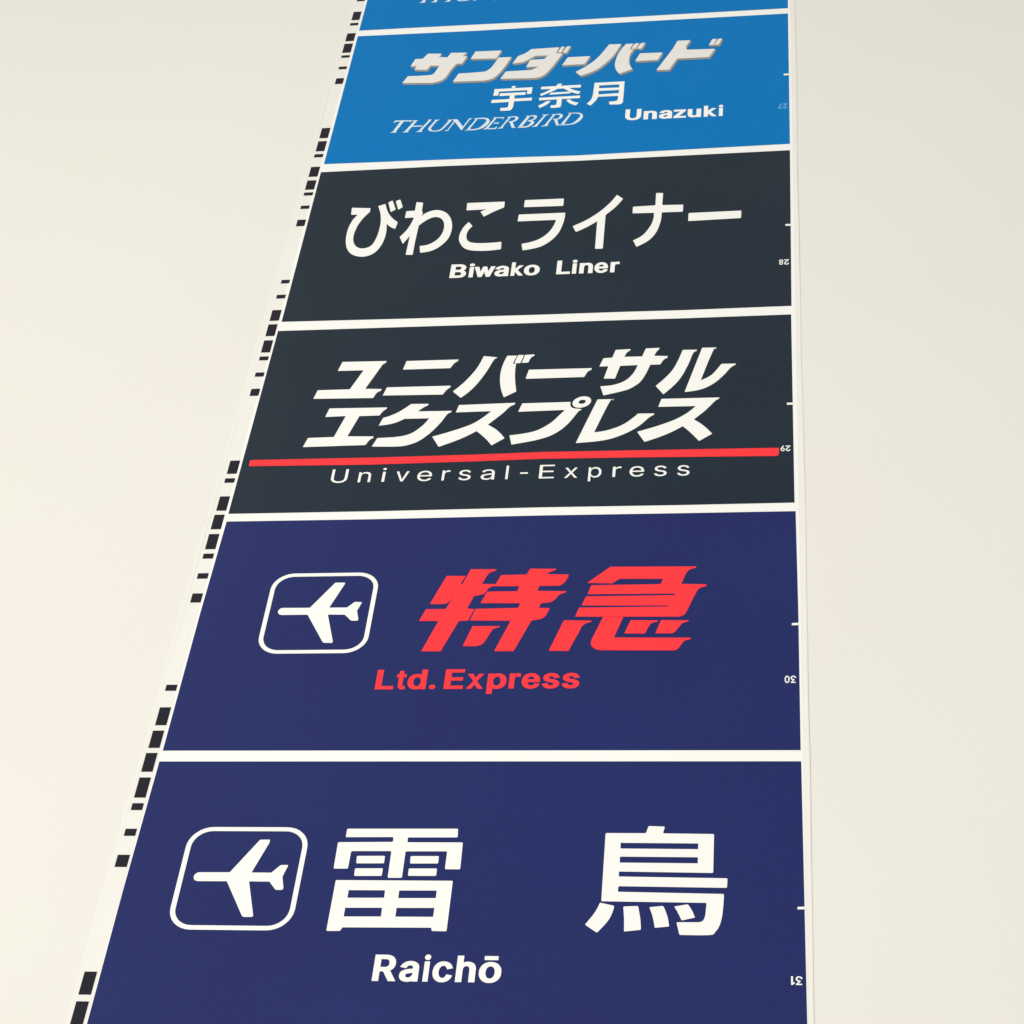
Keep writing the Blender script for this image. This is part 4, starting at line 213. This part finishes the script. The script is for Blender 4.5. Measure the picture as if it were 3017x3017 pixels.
[1,"serif_letter","white",[[[2700,-2044,2612,-2259,2578,-2273,2572,-2284,2654,-2276,2654,-2228,2731,-2030,2673,-2027]],[[2726,-2044,2746,-2042,2756,-2042,2764,-2044,2771,-2047,2777,-2051,2782,-2056,2786,-2070,2784,-2088,2777,-2106,2772,-2115,2765,-2123,2758,-2129,2748,-2131,2736,-2132,2710,-2128,2708,-2148,2752,-2148,2765,-2146,2787,-2138,2796,-2132,2804,-2123,2810,-2112,2815,-2100,2820,-2078,2819,-2057,2815,-2048,2810,-2040,2792,-2028,2782,-2025,2770,-2023,2742,-2024,2728,-2026]],[[2756,-2276,2812,-2275,2812,-2261,2783,-2261,2759,-2148,2721,-2149]]]],
[1,"serif_letter","white",[[[2895,-2049,2808,-2254,2852,-2253,2857,-2228,2924,-2037,2891,-2037]],[[2884,-2031,2933,-2032,2974,-2036,2989,-2039,3002,-2043,3012,-2048,3020,-2054,3025,-2060,3028,-2067,3031,-2083,3031,-2100,3029,-2109,3024,-2122,3004,-2163,2979,-2204,2968,-2219,2957,-2232,2945,-2242,2931,-2251,2915,-2256,2896,-2258,2856,-2258,2799,-2265,2800,-2276,2851,-2278,2897,-2277,2919,-2275,2939,-2272,2956,-2266,2972,-2259,2986,-2250,3000,-2239,3013,-2226,3026,-2209,3037,-2192,3054,-2160,3063,-2129,3066,-2100,3063,-2074,3058,-2063,3051,-2052,3042,-2041,3030,-2032,3018,-2025,3003,-2020,2953,-2016,2901,-2016,2883,-2017]]]],
[0,"serif_letter","white",[[[728,1011,743,1009,757,1035,951,1027,942,1008,954,1003,968,1050,743,1063]],[[743,801,720,791,719,779,796,781,790,816,864,1041,819,1045]]]],
[0,"serif_letter","white",[[[995,1024,902,800,877,784,878,775,952,776,947,803,1034,1027,1045,1045,968,1045]],[[1189,1027,1083,792,1060,782,1058,770,1132,770,1126,807,1220,1027,1230,1046,1169,1047]],[[980,895,1115,892,1121,916,985,921]]]],
[0,"serif_letter","white",[[[1273,1016,1222,896,1206,847,1204,836,1204,827,1211,808,1218,797,1226,788,1236,780,1248,773,1261,768,1293,763,1311,763,1350,768,1367,775,1380,786,1392,800,1412,832,1431,868,1448,908,1493,1007,1497,1024,1438,1022,1433,1009,1456,1007,1413,900,1407,883,1400,867,1376,823,1367,810,1357,800,1346,793,1334,788,1311,783,1289,783,1278,785,1269,789,1261,795,1253,803,1247,812,1241,829,1240,836,1246,864,1255,891,1299,1006,1321,1022,1330,1037,1261,1033]]]],
[0,"serif_letter","white",[[[1462,786,1432,776,1430,764,1474,767,1476,785,1543,980,1526,985]],[[1515,1000,1538,968,1637,778,1649,765,1660,788,1662,836,1579,1001,1559,1027,1497,1022]],[[1715,1014,1653,833,1665,812,1733,1004,1753,1015,1762,1029,1710,1027]]]],
[0,"serif_letter","white",[[[1804,991,1722,789,1710,776,1762,783,1760,816,1833,1007,1795,1008]],[[1788,1012,1845,1010,1907,1004,1926,998,1934,993,1941,986,1946,979,1950,970,1951,958,1949,944,1945,928,1930,893,1920,874,1895,834,1883,818,1862,798,1851,791,1823,781,1807,778,1771,776,1697,764,1691,753,1781,752,1822,754,1841,758,1859,763,1876,769,1892,777,1907,786,1921,797,1934,809,1946,822,1966,852,1975,868,1988,901,1992,916,1995,947,1994,961,1991,974,1985,986,1970,1006,1962,1013,1952,1019,1930,1027,1906,1033,1875,1034,1855,1033,1783,1023]]]],
[0,"serif_letter","white",[[[2051,1011,1956,788,1928,769,1932,760,1996,770,1996,803,2076,1003,2091,1026,2032,1031]],[[2086,1004,2158,1002,2153,978,2164,977,2180,1021,2092,1026]],[[2051,883,2117,878,2123,916,2113,903,2058,907]],[[1998,757,2082,754,2098,765,2104,819,2073,779,1997,781]]]],
[0,"serif_letter","white",[[[2236,1008,2150,791,2118,775,2116,763,2180,767,2185,818,2269,1026,2214,1028]],[[2264,1009,2288,1012,2308,1011,2315,1007,2321,1002,2325,995,2327,988,2327,980,2325,971,2321,961,2310,945,2294,930,2285,925,2275,922,2255,921,2244,922,2239,904,2271,900,2286,900,2300,902,2314,907,2326,914,2337,923,2346,932,2353,943,2358,955,2362,968,2364,979,2364,990,2362,1000,2358,1009,2352,1017,2343,1023,2321,1030,2299,1034,2268,1032]],[[2276,829,2299,764,2374,763,2373,775,2336,776,2297,900,2260,900]]]],
[0,"serif_letter","white",[[[2475,1013,2382,790,2426,786,2432,798,2518,1027,2456,1032]],[[2516,1015,2530,1014,2553,1010,2561,1006,2566,1000,2568,992,2567,975,2558,955,2551,945,2543,938,2534,933,2503,929,2497,914,2530,914,2544,916,2558,921,2570,928,2580,938,2589,949,2595,960,2604,986,2605,1000,2604,1011,2598,1019,2590,1026,2580,1032,2558,1038,2521,1036]],[[2485,899,2512,897,2519,894,2525,889,2530,883,2534,876,2535,868,2533,859,2524,837,2512,818,2497,800,2487,794,2474,789,2460,786,2349,775,2347,763,2444,758,2460,758,2489,763,2517,776,2530,785,2541,795,2561,823,2574,853,2576,866,2576,878,2574,889,2570,898,2564,905,2556,910,2547,914,2528,917,2508,915,2497,912]]]],
[0,"serif_letter","white",[[[2669,1025,2693,1015,2589,791,2562,782,2557,768,2624,770,2626,794,2720,1020,2753,1030,2756,1042,2671,1039]]]],
[0,"serif_letter","white",[[[2808,1022,2714,793,2678,778,2672,767,2759,775,2759,826,2841,1037,2780,1040]],[[2836,1022,2858,1024,2868,1024,2884,1019,2895,1009,2898,1002,2900,994,2897,975,2890,956,2885,946,2878,938,2870,932,2859,929,2846,928,2819,932,2817,912,2864,911,2889,917,2901,922,2910,928,2919,938,2931,963,2936,986,2935,1008,2931,1018,2925,1026,2917,1033,2907,1038,2895,1042,2883,1044,2853,1043,2838,1041]],[[2868,775,2928,776,2927,790,2897,790,2871,911,2830,910]]]],
[0,"serif_letter","white",[[[3016,1017,2923,798,2970,799,2975,826,3047,1030,3012,1029]],[[3005,1036,3080,1033,3116,1027,3130,1023,3140,1018,3149,1012,3155,1005,3160,989,3162,972,3159,952,3154,938,3132,896,3118,872,3094,836,3082,822,3069,810,3055,802,3037,796,2996,793,2974,794,2914,787,2915,775,2969,773,3019,773,3042,775,3063,779,3082,785,3114,802,3128,814,3142,828,3156,846,3168,864,3178,882,3191,915,3195,932,3198,962,3195,990,3190,1002,3182,1014,3172,1025,3160,1035,3147,1042,3132,1047,3114,1050,3078,1052,3042,1052,3004,1050]]]],
[1,"index_digit","white",[[[5415,-2029,5386,-2119,5386,-2134,5432,-2134,5432,-2117,5399,-2117,5399,-2120,5429,-2029]]]],
[1,"index_digit","white",[[[5440,-2029,5440,-2045,5474,-2045,5474,-2042,5446,-2085,5442,-2096,5442,-2110,5447,-2124,5450,-2128,5462,-2135,5471,-2135,5480,-2131,5486,-2124,5491,-2114,5493,-2100,5478,-2100,5477,-2111,5473,-2117,5467,-2119,5460,-2116,5457,-2112,5456,-2099,5465,-2082,5493,-2042,5493,-2029]]]],
[2,"index_digit","white",[[[5395,-5079,5388,-5084,5383,-5090,5380,-5104,5382,-5116,5385,-5122,5392,-5128,5392,-5125,5386,-5132,5384,-5136,5383,-5151,5385,-5159,5387,-5163,5396,-5170,5407,-5171,5416,-5166,5419,-5163,5424,-5146,5422,-5136,5418,-5129,5414,-5125,5414,-5128,5421,-5122,5425,-5112,5426,-5104,5423,-5090,5418,-5084,5411,-5079,5403,-5078],[5412,-5096,5414,-5105,5409,-5117,5405,-5119,5401,-5119,5396,-5116,5393,-5110,5392,-5105,5397,-5094,5401,-5092,5403,-5092],[5405,-5133,5406,-5134,5408,-5134,5410,-5137,5412,-5145,5410,-5153,5408,-5156,5406,-5156,5405,-5157,5401,-5157,5400,-5156,5398,-5156,5395,-5150,5394,-5145,5396,-5137,5398,-5134,5400,-5134,5401,-5133]]]],
[2,"index_digit","white",[[[5434,-5079,5434,-5093,5468,-5093,5468,-5090,5448,-5115,5438,-5131,5435,-5141,5438,-5158,5447,-5168,5451,-5170,5460,-5172,5469,-5170,5473,-5168,5480,-5162,5484,-5153,5486,-5140,5471,-5140,5470,-5150,5468,-5154,5462,-5157,5454,-5156,5450,-5149,5450,-5140,5458,-5125,5486,-5090,5486,-5079]]]],
[3,"index_digit","white",[[[5408,-8148,5417,-8141,5421,-8128,5421,-8119,5419,-8110,5412,-8101,5405,-8098,5400,-8098,5394,-8101,5388,-8110,5394,-8110,5415,-8070,5402,-8069,5382,-8110,5380,-8123,5383,-8137,5390,-8146,5401,-8150],[5396,-8136,5392,-8128,5392,-8118,5396,-8111,5404,-8110,5406,-8111,5409,-8116,5410,-8126,5406,-8136,5401,-8137]]]],
[3,"index_digit","white",[[[5429,-8069,5429,-8082,5459,-8082,5459,-8080,5445,-8096,5442,-8101,5436,-8108,5430,-8120,5430,-8131,5431,-8135,5435,-8142,5441,-8147,5448,-8150,5456,-8150,5464,-8147,5472,-8138,5475,-8130,5475,-8123,5462,-8123,5462,-8130,5458,-8136,5449,-8137,5445,-8134,5443,-8129,5443,-8122,5444,-8121,5444,-8119,5446,-8117,5447,-8114,5475,-8079,5475,-8069]]]],
[4,"index_digit","white",[[[5416,-11048,5409,-11052,5406,-11056,5400,-11074,5399,-11089,5400,-11105,5406,-11122,5412,-11129,5416,-11131,5421,-11132,5429,-11129,5435,-11122,5440,-11112,5442,-11098,5442,-11081,5440,-11067,5436,-11056,5429,-11050,5421,-11047],[5426,-11063,5430,-11073,5431,-11101,5428,-11113,5421,-11119,5415,-11115,5410,-11096,5410,-11083,5415,-11063,5421,-11060]]]],
[4,"index_digit","white",[[[5462,-11050,5453,-11060,5450,-11068,5450,-11077,5453,-11086,5462,-11095,5471,-11097,5478,-11097,5476,-11090,5453,-11120,5453,-11130,5495,-11130,5495,-11118,5468,-11118,5468,-11120,5484,-11097,5484,-11086,5473,-11086,5467,-11083,5464,-11079,5463,-11070,5464,-11066,5472,-11060,5476,-11060,5480,-11062,5482,-11062,5485,-11067,5486,-11073,5499,-11073,5497,-11062,5495,-11058,5486,-11050,5482,-11048,5474,-11047]]]],
[5,"index_digit","white",[[[5439,-14168,5455,-14154,5455,-14142,5442,-14148,5442,-14091,5427,-14091,5427,-14168]]]],
[5,"index_digit","white",[[[5474,-14093,5468,-14098,5463,-14106,5462,-14118,5463,-14123,5471,-14133,5474,-14135,5484,-14137,5491,-14137,5490,-14131,5464,-14159,5464,-14168,5510,-14168,5510,-14156,5481,-14156,5481,-14158,5498,-14137,5498,-14127,5486,-14127,5479,-14124,5476,-14119,5476,-14110,5479,-14105,5483,-14103,5492,-14103,5498,-14107,5500,-14114,5514,-14114,5512,-14104,5504,-14095,5488,-14090]]]],
[1,"index_tick","white",[[[5454,-1407,5456,-1412,5460,-1413,5517,-1413,5522,-1412,5523,-1407,5523,-1381,5522,-1377,5517,-1375,5460,-1375,5456,-1377,5454,-1381]]]],
[2,"index_tick","white",[[[5453,-4465,5454,-4470,5459,-4471,5510,-4470,5514,-4469,5516,-4464,5516,-4442,5514,-4437,5510,-4436,5459,-4437,5454,-4438,5453,-4443]]]],
[3,"index_tick","white",[[[5446,-7461,5448,-7465,5452,-7466,5506,-7465,5510,-7464,5512,-7459,5512,-7439,5510,-7435,5506,-7433,5452,-7434,5448,-7436,5446,-7441]]]],
[4,"index_tick","white",[[[5466,-10446,5468,-10451,5472,-10452,5521,-10450,5525,-10448,5527,-10444,5527,-10427,5526,-10423,5521,-10422,5473,-10424,5468,-10425]]]],
[5,"index_tick","white",[[[5482,-13475,5484,-13480,5488,-13481,5538,-13478,5542,-13477,5544,-13472,5544,-13459,5543,-13455,5538,-13454,5488,-13456,5484,-13458,5482,-13462]]]],
]
PANELS = [[0,3000,5516,3000,5518,154,2844,142,1524,158,-3,160],[1,20,1540,2,2853,13,5517,25,5516,-2874,3047,-2922,1838,-2893,11,-2874],[1,-3042,1447,-3025,3055,-3034,5515,-3005,5506,-5883,4377,-5896,3787,-5892,2881,-5894,1406,-5888,15,-5873],[3,-6031,2892,-6033,3794,-6032,4381,-6035,5501,-6027,5507,-8871,4416,-8875,3114,-8870,1453,-8880,2,-8878],[6,-8987,1469,-8992,3123,-8983,4420,-8987,5516,-8988,5526,-10267,5527,-11876,-10,-11867,-9,-10222],[-14,-11989,5530,-11996,5543,-14498,5546,-14871,-26,-14871,-22,-14606,-25,-13349]]
BARS = [[-144,-39,914,1026],[-145,-39,433,642],[-146,-38,300,360],[-149,-38,-88,103],[-148,-37,-368,-151],[-143,-35,-488,-433],[-137,-32,-762,-701],[-130,-28,-1106,-975],[-136,-29,-2315,-2096],[-136,-28,-2594,-2382],[-137,-28,-2723,-2657],[-137,-26,-3127,-2924],[-136,-25,-3391,-3203],[-133,-24,-3508,-3448],[-128,-23,-3775,-3713],[-123,-22,-4114,-3990],[-114,-18,-5187,-5123],[-120,-18,-5457,-5392],[-124,-19,-5849,-5663],[-123,-21,-6112,-5912],[-122,-22,-6390,-6187],[-120,-21,-6521,-6458],[-117,-20,-6790,-6723],[-115,-19,-7101,-6988],[-127,-24,-8297,-8102],[-128,-25,-8428,-8364],[-131,-28,-8830,-8627],[-135,-32,-9091,-8888],[-136,-32,-9366,-9158],[-136,-32,-9494,-9427],[-136,-31,-9763,-9691],[-136,-34,-10075,-9958],[-142,-39,-11172,-11101],[-145,-41,-11576,-11368],[-149,-46,-11835,-11639],[-154,-51,-12102,-11893],[-153,-50,-12385,-12166],[-151,-50,-12519,-12446],[-149,-49,-12792,-12718],[-154,-48,-13113,-12989],[-159,-55,-14346,-14134],[-159,-55,-14625,-14408]]


# ------------------------------------------------------------------ the sheet's surface: flat in the print, gently lifted at its margins
def wave(z, s):
    return (math.sin(z * 7.3 + s) + 0.6 * math.sin(z * 17.1 + 2.1 * s) + 0.35 * math.sin(z * 41.0 + s * 3.7)) / 1.95
SHEET_Y = -0.0006

def build(name, verts, faces, material, parent=None, smooth=False):
    me = bpy.data.meshes.new(name)
    me.from_pydata(verts, [], faces)
    me.materials.append(material)
    if smooth:
        for p in me.polygons: p.use_smooth = True
    me.update()
    o = bpy.data.objects.new(name, me)
    COL.objects.link(o)
    if parent: o.parent = parent
    return o

def winding(c, loops):
    w = 0
    for l in loops:
        a = l[-1]
        for b in l:
            if (a.y <= c.y) != (b.y <= c.y):
                s = (b.x - a.x) * (c.y - a.y) - (b.y - a.y) * (c.x - a.x)
                if b.y > a.y and s > 0: w += 1
                elif b.y < a.y and s < 0: w -= 1
            a = b
    return w

def flat_print(name, shapes, depth, material, parent, step=0.00003, ofs=(0, 0)):
    """shapes: list of [outer, hole, ...] loops; each loop a flat list of ints (x, z in 0.1 mm)"""
    verts, faces = [], []
    for k, shape in enumerate(shapes):
        y = SHEET_Y - depth - k * step
        loops = [[Vector((l[i] * 1e-2, l[i + 1] * 1e-2)) for i in range(0, len(l), 2)] for l in shape]
        pts = [p for l in loops for p in l]
        edges, b = [], 0
        for l in loops:
            edges += [(b + i, b + (i + 1) % len(l)) for i in range(len(l))]
            b += len(l)
        vo, _, fo, _, _, _ = delaunay_2d_cdt(pts, edges, [], 0, 1e-5)
        base = len(verts)
        verts += [(p.x * 1e-2 + ofs[0], y, p.y * 1e-2 + ofs[1]) for p in vo]
        for t in fo:
            c = (vo[t[0]] + vo[t[1]] + vo[t[2]]) / 3
            if winding(c, loops) != 0:
                faces.append(tuple(base + i for i in t))
    return build(name, verts, faces, material, parent)

# ------------------------------------------------------------------ setting: the wall
def box(name, lo, hi, material, parent=None):
    x0, y0, z0 = lo; x1, y1, z1 = hi
    v = [(x0,y0,z0),(x1,y0,z0),(x1,y1,z0),(x0,y1,z0),(x0,y0,z1),(x1,y0,z1),(x1,y1,z1),(x0,y1,z1)]
    f = [(0,1,5,4),(1,2,6,5),(2,3,7,6),(3,0,4,7),(4,5,6,7),(3,2,1,0)]
    return build(name, v, f, material, parent)
wall = box('wall', (-4.0, 0.0, 0.0), (4.6, 0.25, 7.0), M['wall'])
wall['kind'] = 'structure'

# ------------------------------------------------------------------ the destination roll
roll = bpy.data.objects.new('destination_roll', None)
COL.objects.link(roll)
roll.location = (0, 0, LIFT)
roll['label'] = 'long printed film strip of blue, slate and navy sign panels hanging on cream wall'
roll['category'] = 'roller sign'

# sheet: columns across (x, rest height in front of the wall), rows down
Z_TOP, Z_BOT = 0.318, -1.505
NR = 260
verts, faces = [], []
def cols(z):
    xl = -0.0187 - 0.0006 * wave(z, 0.4) - (0.0010 if z < -1.0 else 0.0010 * max(0, min(1, (-z) / 1.0)))
    xr = 0.5602 + 0.0009 * wave(z, 1.9)
    ll = 0.0007 * (0.5 + 0.5 * wave(z, 2.2))
    lr = 0.0010 * (0.5 + 0.5 * wave(z, 4.4))
    return [(xl, -0.0004 - ll), (xl + 0.0012, SHEET_Y - ll * 0.9 ), (-0.0168 , SHEET_Y - ll * .2), (-0.0163, SHEET_Y),
            (0.10, SHEET_Y), (0.30, SHEET_Y), (0.45, SHEET_Y), (0.5550, SHEET_Y), (0.5572, SHEET_Y - lr * 0.35), (xr - 0.0010, SHEET_Y - lr * 0.9), (xr, -0.0004 - lr)]
n = None
for i in range(NR + 1):
    z = Z_TOP + (Z_BOT - Z_TOP) * i / NR
    cs = cols(z); cs = [(cs[0][0], -0.0001)] + cs + [(cs[-1][0], -0.0001)]
    n = len(cs)
    verts += [(x, y, z) for x, y in cs]
for i in range(NR):
    for j in range(n - 1):
        a = i * n + j
        faces.append((a, a + n, a + n + 1, a + 1))
sheet = build('film_sheet', verts, faces, M['film'], roll, smooth=False)

# white ink laid under the artwork (the outermost margins stay bare film)
flat_print('white_underprint', [[[-30, -15030, 5549, -15030, 5549, 3160, -30, 3160]]], 0.00012, M['white'], roll)

# code marks down the left margin
for x0, x1, z0, z1 in BARS:
    flat_print('code_mark', [[[x0, z0, x1, z0, x1, z1, x0, z1]]], 0.0003, M['bar'], roll)

PANEL_INFO = [
 ('blue',  'bright blue panel cut off by the top of the picture'),
 ('blue',  'bright blue panel with a slanted grey-white title over three small white characters'),
 ('dark',  'dark slate panel with seven large upright white characters'),
 ('dark',  'dark slate panel with two rows of slanted white characters above a red line'),
 ('navy',  'navy panel with an airplane pictogram and two slanted red characters'),
 ('navy',  'navy panel with an airplane pictogram and two wide-set white characters'),
]
panels = []
for k, (key, label) in enumerate(PANEL_INFO):
    p = flat_print('sign_panel', [[PANELS[k]]], 0.0003, M[key], roll)
    p['label'] = label
    panels.append(p)

for pi, name, colour, shapes in PRINTS:
    if colour == 'title':                              # slanted title: pale face with a taupe thickness printed below right
        layers = []
        for q, t in enumerate((1.0, 0.75, 0.5, 0.25)):
            layers.append((0.0005 + 0.00012 * q, t))
        for q, (dep, t) in enumerate(layers):
            if q == 0:
                sv, sf = [], []
            o = flat_print('title_shade', shapes, dep, M['taupe'], panels[pi], ofs=(0.0014 * t, -0.0032 * t))
            me = o.data
            b = len(sv)
            sv += [tuple(v.co) for v in me.vertices]; sf += [tuple(b + i for i in f.vertices) for f in me.polygons]
            bpy.data.objects.remove(o)
        build('title_shade', sv, sf, M['taupe'], panels[pi])
        flat_print(name, shapes, 0.0011, M['title'], panels[pi])
    else:
        flat_print(name, shapes, 0.0005, M['pale' if name == 'index_digit' and pi == 1 else 'serif' if name == 'serif_letter' else colour], panels[pi])
